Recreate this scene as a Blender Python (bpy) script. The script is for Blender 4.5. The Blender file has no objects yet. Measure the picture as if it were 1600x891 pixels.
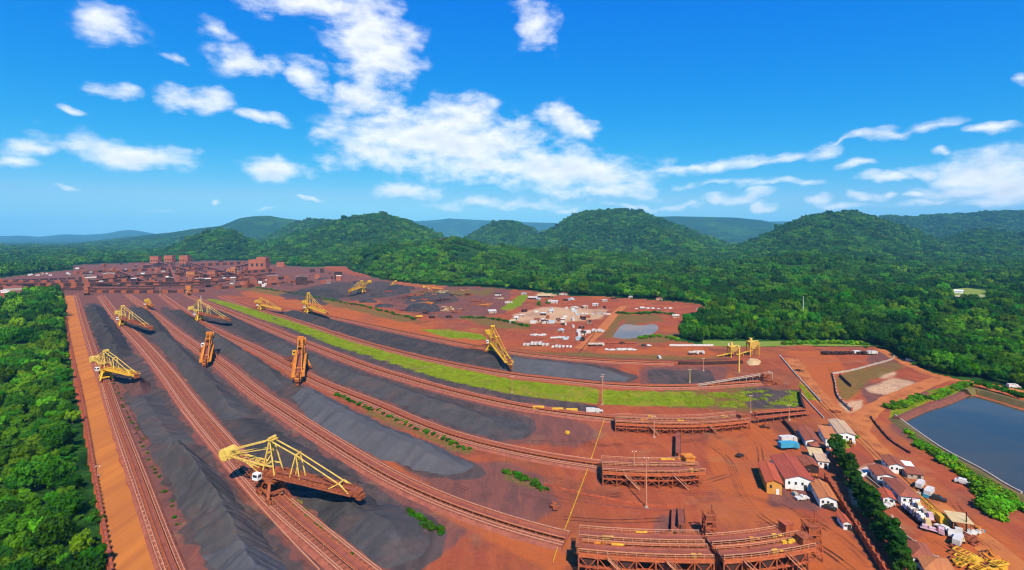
import bpy, math, random
import numpy as np
from math import radians, sin, cos, pi, atan2, hypot
from mathutils import Vector, Matrix

random.seed(7)
RNG = np.random.default_rng(11)
SC = bpy.context.scene
COL = SC.collection

# ------------------------------------------------------------------ camera
CAM_H = 100.0          # drone height over the yard
F = 800.0              # focal length in pixels of the 1600 px wide photo
HOR = 370.0            # horizon row
cam_d = bpy.data.cameras.new('camera')
cam_d.sensor_width = 36.0
cam_d.lens = 36.0 * F / 1600.0
cam_d.shift_y = -(445.5 - HOR) / 1600.0
cam_d.clip_start = 0.5
cam_d.clip_end = 60000.0
cam = bpy.data.objects.new('camera', cam_d)
cam.location = (0, 0, CAM_H)
cam.rotation_euler = (radians(90), 0, 0)
COL.objects.link(cam)
SC.camera = cam

# ------------------------------------------------------------------ light and exposure
SUN_EL, SUN_AZ = 47.0, 168.0     # azimuth from +Y (view direction), clockwise: behind the drone
sun_d = bpy.data.lights.new('sun', 'SUN')
sun_d.energy = 5.0
sun_d.angle = radians(0.53)
sun_d.color = (1.0, 0.93, 0.82)
sun = bpy.data.objects.new('sun', sun_d)
sv = Vector((sin(radians(SUN_AZ)) * cos(radians(SUN_EL)), cos(radians(SUN_AZ)) * cos(radians(SUN_EL)), sin(radians(SUN_EL))))
sun.rotation_euler = (-sv).to_track_quat('-Z', 'Y').to_euler()
sun.location = (0, -200, 600)
COL.objects.link(sun)
SC.view_settings.view_transform = 'Standard'
SC.view_settings.look = 'None'
SC.view_settings.exposure = 0.32
SC.view_settings.gamma = 1.0
SC.view_settings.use_curve_mapping = False
SC.render.engine = 'CYCLES'
cy = SC.cycles
cy.max_bounces = 4; cy.diffuse_bounces = 1; cy.glossy_bounces = 2
cy.transmission_bounces = 2; cy.volume_bounces = 0; cy.transparent_max_bounces = 4
cy.use_adaptive_sampling = True; cy.adaptive_threshold = 0.03
cy.use_denoising = True; cy.filter_width = 1.15
cy.caustics_reflective = False; cy.caustics_refractive = False

def link_chain(nt, a, b): nt.links.new(a, b)

def build_world():
    w = bpy.data.worlds.new('World'); SC.world = w; w.use_nodes = True
    nt = w.node_tree; N = nt.nodes; L = nt.links.new
    for n in list(N): N.remove(n)
    out = N.new('ShaderNodeOutputWorld'); bg = N.new('ShaderNodeBackground')
    bg.inputs['Strength'].default_value = 0.10
    L(bg.outputs[0], out.inputs[0])
    sky = N.new('ShaderNodeTexSky'); sky.sky_type = 'NISHITA'; sky.sun_disc = False
    sky.sun_elevation = radians(SUN_EL); sky.sun_rotation = radians(SUN_AZ)
    sky.altitude = 300; sky.air_density = 1.0; sky.dust_density = 0.25; sky.ozone_density = 3.0
    hs = N.new('ShaderNodeHueSaturation'); hs.inputs['Saturation'].default_value = SKY_SAT
    hs.inputs['Value'].default_value = SKY_VAL; hs.inputs['Hue'].default_value = SKY_HUE
    L(sky.outputs[0], hs.inputs['Color'])
    # the photo's graded blue: one tone curve per channel over the whole sky
    s3 = N.new('ShaderNodeSeparateColor'); L(hs.outputs[0], s3.inputs[0]); c3 = N.new('ShaderNodeCombineColor')
    for i, (k, g) in enumerate(SKY_CURVE):
        a = N.new('ShaderNodeMath'); a.operation = 'MULTIPLY'; a.inputs[1].default_value = .1275; L(s3.outputs[i], a.inputs[0])
        b = N.new('ShaderNodeMath'); b.operation = 'POWER'; b.inputs[1].default_value = g; L(a.outputs[0], b.inputs[0])
        c = N.new('ShaderNodeMath'); c.operation = 'MULTIPLY'; c.inputs[1].default_value = k / .1275; L(b.outputs[0], c.inputs[0]); L(c.outputs[0], c3.inputs[i])
    rl = N.new('ShaderNodeMath'); rl.operation = 'MULTIPLY'; rl.inputs[1].default_value = .45; L(c3.inputs[1].links[0].from_socket, rl.inputs[0])
    rm = N.new('ShaderNodeMath'); rm.operation = 'MINIMUM'; L(c3.inputs[0].links[0].from_socket, rm.inputs[0]); L(rl.outputs[0], rm.inputs[1]); L(rm.outputs[0], c3.inputs[0])
    tc = N.new('ShaderNodeTexCoord'); sp = N.new('ShaderNodeSeparateXYZ')
    L(tc.outputs['Generated'], sp.inputs[0])
    def M(op, a, b=None, c=None):
        n = N.new('ShaderNodeMath'); n.operation = op
        for i, v in enumerate((a, b, c)):
            if v is None: continue
            if isinstance(v, (int, float)): n.inputs[i].default_value = v
            else: L(v, n.inputs[i])
        return n.outputs[0]
    az = M('ARCTAN2', sp.outputs[0], sp.outputs[1]); el = M('ARCSINE', sp.outputs[2])
    cb = N.new('ShaderNodeCombineXYZ'); L(az, cb.inputs[0]); L(el, cb.inputs[1])
    # cloud groups: azimuth, elevation, half sizes (radians), tilt, weight
    blobs = []
    def px(cx, cy_, rx, ry, rot=0, wgt=1.0):
        a = atan2(cx - 800, 800); r = hypot(cx - 800, 800); e = atan2(370 - cy_, r)
        k = 800.0 / (r * r)                # radians per pixel sideways
        blobs.append((a, e, rx * k, ry / r * cos(e), rot, wgt))
    for b in [(165,38,78,48,0,.9),(375,92,75,38,0,.95),(475,120,60,34,-.4,.95),(178,148,60,20,0,.8),(312,148,88,32,0,1),
              (405,184,56,15,0,.9),(585,60,115,95,-.4,1.15),(480,4,120,34,0,.9),(570,150,70,50,0,1.05),(610,186,45,18,0,.8),
              (200,240,165,34,.03,1.05),(15,258,60,15,0,.75),(440,262,78,28,0,1),(265,80,34,11,0,.7),(345,40,50,26,0,.7),
              (700,222,240,72,-.08,1.25),(710,185,90,52,0,1.15),(870,268,225,50,-.1,1.15),(640,298,95,18,0,.95),(975,290,95,20,0,.9),
              (880,188,70,40,-.35,1.05),(838,45,44,44,0,.85),(120,186,40,8,0,.7),
              (1140,262,150,15,.12,.8),(1280,238,78,20,.2,.85),(1400,204,140,15,.13,.8),(1540,199,50,10,-.1,.8),
              (1170,308,78,13,0,.95),(1185,327,30,12,0,1),(1290,313,46,13,0,1),(1365,306,30,13,0,1),(1415,306,36,10,0,1),
              (1545,262,130,48,.12,1.2),(1610,292,110,50,0,1.2),(1480,231,30,9,0,.85),(1400,272,55,14,0,.9),(1590,128,34,14,0,.75),
              (500,200,40,12,0,.6),(790,318,180,12,0,.7),(980,322,60,8,0,.75),(1560,320,120,16,0,.8),(1640,200,70,30,0,.8),(60,243,90,18,0,.85),(1120,290,120,9,0,.6),(1240,290,90,8,0,.6),(1330,322,60,8,0,.7),(1440,318,80,9,0,.7),(1060,318,70,7,0,.65),(880,324,60,7,0,.65),(1590,250,60,20,0,.9),(250,330,60,5,0,.5),(400,330,40,5,0,.5),(120,300,70,5,0,.45),(1500,300,150,24,0,.9),(1440,262,60,20,0,.85),(760,262,200,40,0,1.05),(600,248,120,34,0,1.0),(930,300,120,18,0,.85),(1330,258,60,9,.1,.7),(1090,268,110,9,.07,.8),(1190,256,110,11,.15,.85),(1310,226,100,9,.27,.8),(1440,196,90,8,.02,.75),(1040,270,60,7,.05,.7),(490,310,25,7,0,.8),(350,312,16,5,0,.8)]:
        px(*b)
    rr = random.Random(5)
    for i in range(9):                     # the same scattered cumulus all round the horizon
        a = rr.uniform(0.95, 2 * pi - 0.95)
        if a > pi: a -= 2 * pi
        blobs.append((a, rr.uniform(.05, .55), rr.uniform(.05, .2), rr.uniform(.02, .06), rr.uniform(-.1, .1), rr.uniform(.8, 1.1)))
    def field(vec):
        acc = None
        for (a, e, sx, sy, rot, wgt) in blobs:
            mp = N.new('ShaderNodeMapping'); mp.vector_type = 'TEXTURE'
            mp.inputs['Location'].default_value = (a, e, 0); mp.inputs['Rotation'].default_value = (0, 0, rot)
            mp.inputs['Scale'].default_value = (sx, sy, 1)
            L(vec, mp.inputs['Vector'])
            g = N.new('ShaderNodeTexGradient'); g.gradient_type = 'SPHERICAL'; L(mp.outputs[0], g.inputs[0])
            v = M('MULTIPLY', g.outputs['Fac'], wgt)
            acc = v if acc is None else M('MAXIMUM', acc, v)
        return acc
    # one cheap domain warp so that blob outlines are never ellipses
    wn = N.new('ShaderNodeTexNoise'); wn.inputs['Scale'].default_value = 9.0; wn.inputs['Detail'].default_value = 3.0
    L(cb.outputs[0], wn.inputs['Vector'])
    wv = N.new('ShaderNodeVectorMath'); wv.operation = 'MULTIPLY_ADD'
    L(wn.outputs['Color'], wv.inputs[0]); wv.inputs[1].default_value = (.15, .07, 0)
    ad = N.new('ShaderNodeVectorMath'); ad.operation = 'ADD'; ad.inputs[1].default_value = (-.075, -.035, 0)
    L(cb.outputs[0], ad.inputs[0]); L(ad.outputs[0], wv.inputs[2])
    B = field(wv.outputs[0])
    def fbm(off, scale, det):
        mp = N.new('ShaderNodeMapping'); mp.inputs['Location'].default_value = off
        mp.inputs['Scale'].default_value = (1.0, 1.9, 1)
        L(cb.outputs[0], mp.inputs['Vector'])
        n = N.new('ShaderNodeTexNoise'); n.inputs['Scale'].default_value = scale; n.inputs['Detail'].default_value = det
        n.inputs['Roughness'].default_value = .58
        L(mp.outputs[0], n.inputs['Vector']); return n.outputs['Fac']
    n0 = fbm((0, 0, 0), 19.0, 10.0); n1 = fbm((.003, .026, 0), 19.0, 5.0)
    dens = M('ADD', M('MULTIPLY', B, 1.75), M('MULTIPLY', M('SUBTRACT', n0, .5), 2.9))
    mr = N.new('ShaderNodeMapRange'); mr.interpolation_type = 'SMOOTHSTEP'
    L(dens, mr.inputs[0]); mr.inputs[1].default_value = .20; mr.inputs[2].default_value = 1.90
    # only where a group stands
    gate = N.new('ShaderNodeMapRange'); gate.interpolation_type = 'SMOOTHSTEP'
    L(B, gate.inputs[0]); gate.inputs[1].default_value = .0; gate.inputs[2].default_value = .28
    alpha = M('MULTIPLY', M('MULTIPLY', M('POWER', mr.outputs[0], .8), gate.outputs[0]), .94)
    # billow relief: a lobe is brighter where the mass thins above it (sun high behind the drone)
    dens2 = M('ADD', M('MULTIPLY', B, 1.75), M('MULTIPLY', M('SUBTRACT', n1, .5), 3.4))
    rel = M('SUBTRACT', 1.30, M('MULTIPLY', dens2, .34))
    rel = M('MINIMUM', M('MAXIMUM', rel, .30), 1.0)
    cr = N.new('ShaderNodeMix'); cr.data_type = 'RGBA'
    L(rel, cr.inputs['Factor'])
    cr.inputs[6].default_value = (4.2, 5.2, 6.3, 1); cr.inputs[7].default_value = (9.6, 9.6, 9.6, 1)
    mx = N.new('ShaderNodeMix'); mx.data_type = 'RGBA'
    L(alpha, mx.inputs['Factor']); L(c3.outputs[0], mx.inputs[6]); L(cr.outputs[2], mx.inputs[7])
    L(mx.outputs[2], bg.inputs['Color'])
    w.cycles.sampling_method = 'MANUAL'; w.cycles.sample_map_resolution = 256
SKY_SAT, SKY_VAL, SKY_HUE = 1.2, 1.0, 0.5
SKY_CURVE = [(.98, 2.4), (.74, .80), (.95, .14)]
build_world()

# ------------------------------------------------------------------ helpers
def P(x, y, z=0.0):
    """photo pixel -> point at height z"""
    d = F * (CAM_H - z) / (y - HOR)
    return Vector(((x - 800.0) / F * d, d, z))
def topx(p):
    return 800 + F * p[0] / p[1], HOR + F * (CAM_H - p[2]) / p[1]

class MB:
    def __init__(s): s.v = []; s.f = []; s.m = []
    def add(s, vs, fs, mi=0):
        b = len(s.v); s.v.extend([tuple(q) for q in vs]); s.f.extend([tuple(i + b for i in f) for f in fs]); s.m.extend([mi] * len(fs)); return s
    def box(s, c, d, rz=0.0, mi=0, taper=1.0):
        x, y, z = d[0] / 2, d[1] / 2, d[2] / 2; cs, sn = cos(rz), sin(rz); vs = []
        for k, (i, j) in enumerate([(-1,-1),(1,-1),(1,1),(-1,1)] * 2):
            zz = -z if k < 4 else z; t = 1.0 if k < 4 else taper
            px, py = i * x * t, j * y * t
            vs.append((c[0] + px * cs - py * sn, c[1] + px * sn + py * cs, c[2] + zz))
        return s.add(vs, [(3,2,1,0),(4,5,6,7),(0,1,5,4),(1,2,6,5),(2,3,7,6),(3,0,4,7)], mi)
    def b0(s, x0, x1, y0, y1, z0, z1, mi=0): return s.box(((x0+x1)/2,(y0+y1)/2,(z0+z1)/2), (x1-x0,y1-y0,z1-z0), 0, mi)
    def beam(s, a, b, w, h=None, mi=0, up=(0,0,1)):
        a, b = Vector(a), Vector(b); h = w if h is None else h
        d = (b - a)
        if d.length < 1e-6: return s
        d.normalize(); u = Vector(up)
        if abs(d.dot(u)) > .98: u = Vector((0,1,0))
        r = d.cross(u).normalized(); u = r.cross(d)
        vs = [q + r * i * w / 2 + u * j * h / 2 for q in (a, b) for i, j in ((-1,-1),(1,-1),(1,1),(-1,1))]
        return s.add(vs, [(3,2,1,0),(4,5,6,7),(0,1,5,4),(1,2,6,5),(2,3,7,6),(3,0,4,7)], mi)
    def cyl(s, a, b, r, n=8, mi=0, r2=None, cap=True):
        a, b = Vector(a), Vector(b); r2 = r if r2 is None else r2
        d = (b - a).normalized(); u = Vector((0,0,1)) if abs(d.z) < .9 else Vector((1,0,0))
        e = d.cross(u).normalized(); g = e.cross(d); vs = []
        for q, rr in ((a, r), (b, r2)):
            for k in range(n):
                t = 2 * pi * k / n; vs.append(q + e * cos(t) * rr + g * sin(t) * rr)
        fs = [(k, (k+1) % n, n + (k+1) % n, n + k) for k in range(n)]
        if cap: fs += [tuple(range(n-1, -1, -1)), tuple(range(n, 2*n))]
        return s.add(vs, fs, mi)
    def build(s, name, mats, parent=None, smooth=False, loc=None, rz=0):
        me = bpy.data.meshes.new(name); me.from_pydata(s.v, [], s.f)
        for m in (mats if isinstance(mats, (list, tuple)) else [mats]): me.materials.append(m)
        if any(s.m): me.polygons.foreach_set('material_index', s.m)
        if smooth: me.polygons.foreach_set('use_smooth', [True] * len(s.f))
        me.update()
        return mkobj(name, me, parent, loc, rz)

def mkobj(name, me, parent=None, loc=None, rz=0):
    o = bpy.data.objects.new(name, me); COL.objects.link(o)
    if parent: o.parent = parent
    if loc is not None: o.location = loc
    if rz: o.rotation_euler = (0, 0, rz)
    return o
def tag(o, label=None, cat=None, group=None, kind=None):
    if label: o['label'] = label
    if cat: o['category'] = cat
    if group: o['group'] = group
    if kind: o['kind'] = kind
    return o
def thing(name, label, cat, loc=(0,0,0), rz=0.0, group=None):
    o = bpy.data.objects.new(name, None); COL.objects.link(o); o.location = loc; o.rotation_euler = (0,0,rz)
    o.empty_display_size = 1.0
    return tag(o, label, cat, group)
def np_mesh(name, verts, faces, mats, smooth=False):
    me = bpy.data.meshes.new(name); n = len(faces); k = faces.shape[1]
    me.vertices.add(len(verts)); me.vertices.foreach_set('co', np.ascontiguousarray(verts, dtype=np.float32).ravel())
    me.loops.add(n * k); me.loops.foreach_set('vertex_index', np.ascontiguousarray(faces, dtype=np.int32).ravel())
    me.polygons.add(n); me.polygons.foreach_set('loop_start', np.arange(n, dtype=np.int32) * k)
    if smooth: me.polygons.foreach_set('use_smooth', np.ones(n, dtype=bool))
    for m in (mats if isinstance(mats, (list, tuple)) else [mats]): me.materials.append(m)
    me.update(calc_edges=True); me.validate(); return me

# ---- numpy value noise
def vnoise(x, y, seed=0):
    xi = np.floor(x).astype(np.int64); yi = np.floor(y).astype(np.int64); fx = x - xi; fy = y - yi
    fx = fx*fx*(3-2*fx); fy = fy*fy*(3-2*fy)
    def h(a, b):
        n = (a * 374761393 + b * 668265263 + seed * 974711) & 0xffffffff
        n = ((n ^ (n >> 13)) * 1274126177) & 0xffffffff
        return ((n ^ (n >> 16)) & 0xffff) / 65535.0
    return (h(xi,yi)*(1-fx)+h(xi+1,yi)*fx)*(1-fy) + (h(xi,yi+1)*(1-fx)+h(xi+1,yi+1)*fx)*fy
def fbm(x, y, oct=4, seed=0):
    a, t, s = .5, 0, 0
    for i in range(oct):
        t = t + a * vnoise(x, y, seed + i); s += a; x = x * 2.03; y = y * 2.03; a *= .5
    return t / s
def inpoly(x, y, poly):
    x = np.asarray(x, float); y = np.asarray(y, float); c = np.zeros(x.shape, bool); n = len(poly); j = n - 1
    for i in range(n):
        xi, yi = poly[i]; xj, yj = poly[j]
        if yi != yj:
            c ^= ((yi > y) != (yj > y)) & (x < (xj - xi) * (y - yi) / (yj - yi) + xi)
        j = i
    return c
def spline(pts, n=12):
    """Catmull-Rom through 2D/3D points"""
    p = [Vector(q).to_3d() if len(q) == 2 else Vector(q) for q in pts]; p = [p[0]*2-p[1]] + p + [p[-1]*2-p[-2]]; out = []
    for i in range(1, len(p) - 2):
        a, b, c, d = p[i-1], p[i], p[i+1], p[i+2]
        for k in range(n):
            t = k / n
            out.append(.5*((2*b) + (c-a)*t + (2*a-5*b+4*c-d)*t*t + (3*b-a-3*c+d)*t**3))
    out.append(p[-2].copy()); return out
def wpath(pxs, z=0.0, step=None, n=10):
    """pixel polyline -> smooth ground path; resampled every `step` metres"""
    w = [P(q.x, q.y, z) for q in spline(pxs, n)]
    if step is None: return w
    out = [w[0].copy()]; acc = 0.0
    for i in range(1, len(w)):
        a, b = w[i-1], w[i]; l = (b - a).length
        while acc + l >= step:
            t = (step - acc) / l; a = a.lerp(b, t); l = (b - a).length; acc = 0; out.append(a.copy())
        acc += l
    return out
def frames(path):
    fr = []
    for i, p in enumerate(path):
        a = path[max(0, i-1)]; b = path[min(len(path)-1, i+1)]; d = (b - a); d.z = 0; d.normalize()
        fr.append((p, d, Vector((d.y, -d.x, 0))))      # point, forward, right
    return fr
def sweep(mb, path, prof, closed=True, mi=0, caps=True):
    """prof: (offset right, z) loop swept along the path"""
    fr = frames(path); k = len(prof); vs = []
    for p, d, r in fr:
        for o, z in prof: vs.append(p + r * o + Vector((0,0,z)))
    fs = []
    for i in range(len(fr) - 1):
        for j in range(k if closed else k - 1):
            a = i*k + j; b = i*k + (j+1) % k; fs.append((a, b, b + k, a + k))
    if closed and caps: fs += [tuple(range(k-1, -1, -1)), tuple(range((len(fr)-1)*k, len(fr)*k))]
    return mb.add(vs, fs, mi)

# ------------------------------------------------------------------ materials
def nodemat(name):
    m = bpy.data.materials.new(name); m.use_nodes = True; nt = m.node_tree
    b = nt.nodes['Principled BSDF']; return m, nt, b
def mat(name, c1, c2=None, scale=1.0, rough=.8, bump=0.0, metal=0.0, detail=4.0, bscale=None, vary=0.0, stretch=None, spec=.08, fac=(.35,.65)):
    m, nt, b = nodemat(name); N = nt.nodes; L = nt.links.new
    b.inputs['Roughness'].default_value = rough; b.inputs['Metallic'].default_value = metal
    b.inputs['Specular IOR Level'].default_value = spec
    c2 = c2 or tuple(v * .7 for v in c1)
    tc = N.new('ShaderNodeTexCoord'); src = tc.outputs['Object']
    if stretch:
        mp = N.new('ShaderNodeMapping'); mp.inputs['Scale'].default_value = stretch; L(src, mp.inputs[0]); src = mp.outputs[0]
    n = N.new('ShaderNodeTexNoise'); n.inputs['Scale'].default_value = scale; n.inputs['Detail'].default_value = detail
    n.inputs['Roughness'].default_value = .6; L(src, n.inputs['Vector'])
    r = N.new('ShaderNodeMapRange'); r.inputs[1].default_value = fac[0]; r.inputs[2].default_value = fac[1]; L(n.outputs['Fac'], r.inputs[0])
    mx = N.new('ShaderNodeMix'); mx.data_type = 'RGBA'; L(r.outputs[0], mx.inputs['Factor'])
    mx.inputs[6].default_value = (*c1, 1); mx.inputs[7].default_value = (*c2, 1)
    col = mx.outputs[2]
    if vary:
        oi = N.new('ShaderNodeObjectInfo'); hs = N.new('ShaderNodeHueSaturation')
        r1 = N.new('ShaderNodeMapRange'); L(oi.outputs['Random'], r1.inputs[0]); r1.inputs[3].default_value = 1 - vary; r1.inputs[4].default_value = 1 + vary
        L(r1.outputs[0], hs.inputs['Value'])
        wn = N.new('ShaderNodeTexWhiteNoise'); wn.noise_dimensions = '1D'; L(oi.outputs['Random'], wn.inputs['W'])
        r2 = N.new('ShaderNodeMapRange'); L(wn.outputs['Value'], r2.inputs[0]); r2.inputs[3].default_value = .5 - vary * .06; r2.inputs[4].default_value = .5 + vary * .06
        L(r2.outputs[0], hs.inputs['Hue']); L(col, hs.inputs['Color']); col = hs.outputs[0]
    L(col, b.inputs['Base Color'])
    if bump:
        n2 = N.new('ShaderNodeTexNoise'); n2.inputs['Scale'].default_value = bscale or scale * 4; n2.inputs['Detail'].default_value = 5
        L(src, n2.inputs['Vector'])
        bp = N.new('ShaderNodeBump'); bp.inputs['Strength'].default_value = 1.0; bp.inputs['Distance'].default_value = bump
        L(n2.outputs['Fac'], bp.inputs['Height']); L(bp.outputs[0], b.inputs['Normal'])
    return m
def leafmat(name, c1, c2, vary=.5, scale=.3):
    m = mat(name, c1, c2, scale=scale, rough=.8, vary=vary, spec=.04, fac=(.3,.7))
    nt = m.node_tree; N = nt.nodes; L = nt.links.new; b = N['Principled BSDF']
    tr = N.new('ShaderNodeBsdfTranslucent'); ms = N.new('ShaderNodeMixShader'); ms.inputs[0].default_value = .07
    L(b.inputs['Base Color'].links[0].from_socket, tr.inputs['Color'])
    L(b.outputs[0], ms.inputs[1]); L(tr.outputs[0], ms.inputs[2]); L(ms.outputs[0], N['Material Output'].inputs['Surface'])
    return m
M_ = {}
def oremat(name, c1, c2, stain=(.14,.070,.052), amt=.5):
    m = mat(name, c1, c2, .10, .95, .22, bscale=.9, spec=.03); nt = m.node_tree; N = nt.nodes; L = nt.links.new; b = N['Principled BSDF']
    src = b.inputs['Base Color'].links[0].from_socket; tc = N.new('ShaderNodeTexCoord')
    for sc, st, lo, hi, col, a in ((.06,(1,1,3),.50,.68,stain,amt), (.22,(1,1,.25),.50,.66,tuple(v*.62 for v in c1),.40), (.5,(1,1,.4),.56,.74,tuple(min(1,v*1.5) for v in c2),.35)):
        mp = N.new('ShaderNodeMapping'); mp.inputs['Scale'].default_value = st; L(tc.outputs['Object'], mp.inputs[0]); n = N.new('ShaderNodeTexNoise'); n.inputs['Scale'].default_value = sc; n.inputs['Detail'].default_value = 6; n.inputs['Roughness'].default_value = .65; L(mp.outputs[0], n.inputs['Vector'])
        r = N.new('ShaderNodeMapRange'); r.inputs[1].default_value = lo; r.inputs[2].default_value = hi; r.inputs[4].default_value = a; L(n.outputs['Fac'], r.inputs[0]); x = N.new('ShaderNodeMix'); x.data_type = 'RGBA'; L(r.outputs[0], x.inputs['Factor']); L(src, x.inputs[6]); x.inputs[7].default_value = (*col, 1); src = x.outputs[2]
    L(src, b.inputs['Base Color']); return m
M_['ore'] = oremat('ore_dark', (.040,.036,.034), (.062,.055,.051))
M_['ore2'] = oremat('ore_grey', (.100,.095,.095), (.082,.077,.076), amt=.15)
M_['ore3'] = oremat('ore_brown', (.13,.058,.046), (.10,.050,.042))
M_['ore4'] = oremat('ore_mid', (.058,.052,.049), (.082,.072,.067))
M_['berm'] = mat('track_bed', (.37,.112,.060), (.25,.072,.044), .35, .95, .15, bscale=2)
M_['rail'] = mat('rail_steel', (.62,.28,.15), (.50,.20,.11), .8, .5, metal=.1)
M_['belt'] = mat('belt_rubber', (.22,.062,.040), (.31,.088,.050), .3, .9)
M_['frame'] = mat('rusty_frame', (.54,.145,.050), (.34,.085,.038), 1.0, .75)
M_['rust'] = mat('rust_steel', (.38,.105,.038), (.22,.055,.028), .8, .8)
M_['rust2'] = mat('rust_red', (.50,.115,.042), (.30,.066,.032), .6, .8)
M_['sleeper'] = mat('sleeper', (.17,.062,.042), (.24,.085,.05), .6, .9)
M_['cream'] = mat('cream_paint', (.76,.50,.10), (.52,.25,.05), .7, .6, fac=(.45,.75))
M_['yellow'] = mat('yellow_paint', (.76,.43,.03), (.52,.22,.03), .6, .6, fac=(.4,.75))
M_['orange'] = mat('orange_paint', (.72,.25,.03), (.46,.13,.028), .6, .7)
M_['white'] = mat('white_paint', (.78,.75,.69), (.60,.50,.42), .5, .6, fac=(.5,.85))
M_['dustwhite'] = mat('dusty_white', (.62,.57,.50), (.40,.28,.21), .6, .6, fac=(.45,.8))
M_['dark'] = mat('dark_steel', (.03,.026,.026), (.05,.035,.03), 1.0, .7)
M_['glass'] = mat('window_glass', (.02,.03,.035), (.03,.04,.05), 1.0, .15, spec=.6)
M_['tyre'] = mat('tyre', (.02,.02,.02), (.04,.03,.028), 1.0, .9)
M_['teal'] = mat('teal_paint', (.06,.34,.48), (.05,.25,.36), .6, .5)
M_['pink'] = mat('pink_paint', (.66,.42,.46), (.5,.3,.32), .6, .6)
M_['beige'] = mat('beige_sheet', (.62,.45,.22), (.5,.34,.16), .5, .8)
M_['tanroof'] = mat('tan_roof', (.55,.37,.23), (.45,.27,.16), .4, .85, stretch=(3,.3,1))
M_['orangeroof'] = mat('orange_roof', (.52,.19,.065), (.40,.13,.05), .4, .85, stretch=(3,.3,1))
M_['redroof'] = mat('red_roof', (.40,.085,.050), (.31,.065,.042), .4, .85, stretch=(3,.3,1))
M_['brownroof'] = mat('brown_roof', (.34,.100,.052), (.24,.070,.042), .4, .85, stretch=(3,.3,1))
M_['brightroof'] = mat('bright_roof', (.48,.105,.045), (.40,.08,.04), .4, .85, stretch=(3,.3,1))
M_['orangewall'] = mat('orange_wall', (.66,.30,.055), (.55,.22,.05), .5, .85)
M_['plantwall'] = mat('plant_cladding', (.42,.125,.060), (.32,.09,.05), .08, .85, stretch=(1,1,.2))
M_['plantdark'] = mat('plant_dark', (.040,.022,.020), (.085,.036,.028), .1, .85)
M_['concrete'] = mat('concrete', (.48,.39,.30), (.36,.25,.18), .5, .9)
M_['darkturf'] = mat('dark_turf', (.030,.034,.018), (.062,.075,.022), .25, .95, .3, bscale=1.2)
M_['plantgrey'] = mat('plant_grey', (.26,.17,.145), (.17,.10,.085), .08, .85)
M_['paleslab'] = mat('pale_slab', (.66,.55,.44), (.48,.33,.24), .3, .9)
M_['canvas'] = mat('canvas_blue', (.46,.55,.56), (.38,.44,.45), .3, .8)
M_['sand'] = mat('sand', (.58,.38,.18), (.48,.28,.12), .2, .95, .2)
M_['leafA'] = leafmat('leaf_deep', (.022,.092,.003), (.070,.190,.005))
M_['leafB'] = leafmat('leaf_bright', (.065,.195,.004), (.140,.295,.007))
M_['leafC'] = leafmat('leaf_dark', (.010,.045,.004), (.028,.090,.006), vary=.3)
M_['leafF'] = leafmat('leaf_far', (.046,.145,.004), (.105,.245,.006), vary=.4, scale=.15)
M_['leafG'] = leafmat('leaf_far_dark', (.018,.068,.004), (.055,.145,.006), vary=.4, scale=.15)
M_['grass'] = leafmat('grass_blades', (.22,.30,.010), (.28,.33,.014), vary=.25, scale=.1)
M_['bark'] = mat('bark', (.13,.085,.055), (.08,.05,.035), 2.0, .95)
# ------------------------------------------------------------------ terrain
# ridges: crest distance, half width towards the drone, half width behind, crest line read off the skyline
RIDGES = [
 (14500, 3500, 1200, [(-900,369),(-300,368),(0,369),(30,368),(60,370),(100,366),(130,367),(165,365),(190,360),(205,359),(225,362),(245,366),(300,369),(420,368),(560,360),(620,348),(650,345),(690,343),(700,341),(760,344),(800,346),(870,348),(940,350),(1190,346),(1260,346),(1340,352),(1700,352),(2500,360)]),
 (9000, 2600, 1200, [(960,372),(1000,346),(1020,339),(1060,338),(1110,339),(1150,340),(1190,344),(1215,350),(1250,360),(1290,372)]),
 (6200, 2000, 1000, [(150,376),(230,367),(270,363),(300,358),(345,353),(360,347),(375,341),(395,338),(420,337),(440,341),(475,345),(520,348),(570,356),(620,372)]),
 (4300, 1000, 700, [(400,384),(430,366),(455,351),(480,346),(510,345),(540,347),(575,360),(600,375)]),
 (2650, 520, 450, [(255,398),(275,388),(300,374),(322,364),(345,360),(365,364),(385,377),(420,390),(450,399)]),
 (3200, 1250, 800, [(360,396),(400,386),(440,374),(480,362),(520,348),(555,340),(580,336),(602,336),(625,345),(660,358),(690,372),(720,384),(770,397)]),
 (4300, 900, 700, [(700,390),(725,374),(745,361),(768,349),(790,346),(812,348),(835,361),(865,375),(900,388)]),
 (3700, 1500, 900, [(760,397),(800,387),(840,371),(868,357),(890,342),(910,334),(940,330),(970,328),(1000,333),(1030,344),(1060,354),(1100,370),(1140,384),(1200,397)]),
 (2900, 1100, 700, [(1110,399),(1150,388),(1190,373),(1230,353),(1260,342),(1290,336),(1320,335),(1350,337),(1380,346),(1410,357),(1445,371),(1490,385),(1560,397)]),
 (5200, 1800, 900, [(1300,372),(1360,345),(1385,338),(1430,341),(1460,336),(1500,335),(1560,332),(1600,331),(1680,332),(1800,338),(2200,345)]),
 (3300, 1300, 800, [(1420,394),(1470,376),(1510,364),(1545,360),(1580,366),(1640,372),(1760,362),(2000,372),(2300,392)]),
 (1750, 620, 800, [(430,414),(500,402),(560,394),(600,387),(650,385),(690,377),(712,375),(740,383),(790,391),(860,396),(960,402),(1050,412)]),
 (1500, 420, 500, [(1150,418),(1185,411),(1215,405),(1260,402),(1300,404),(1340,411),(1400,419)]),
]
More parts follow.
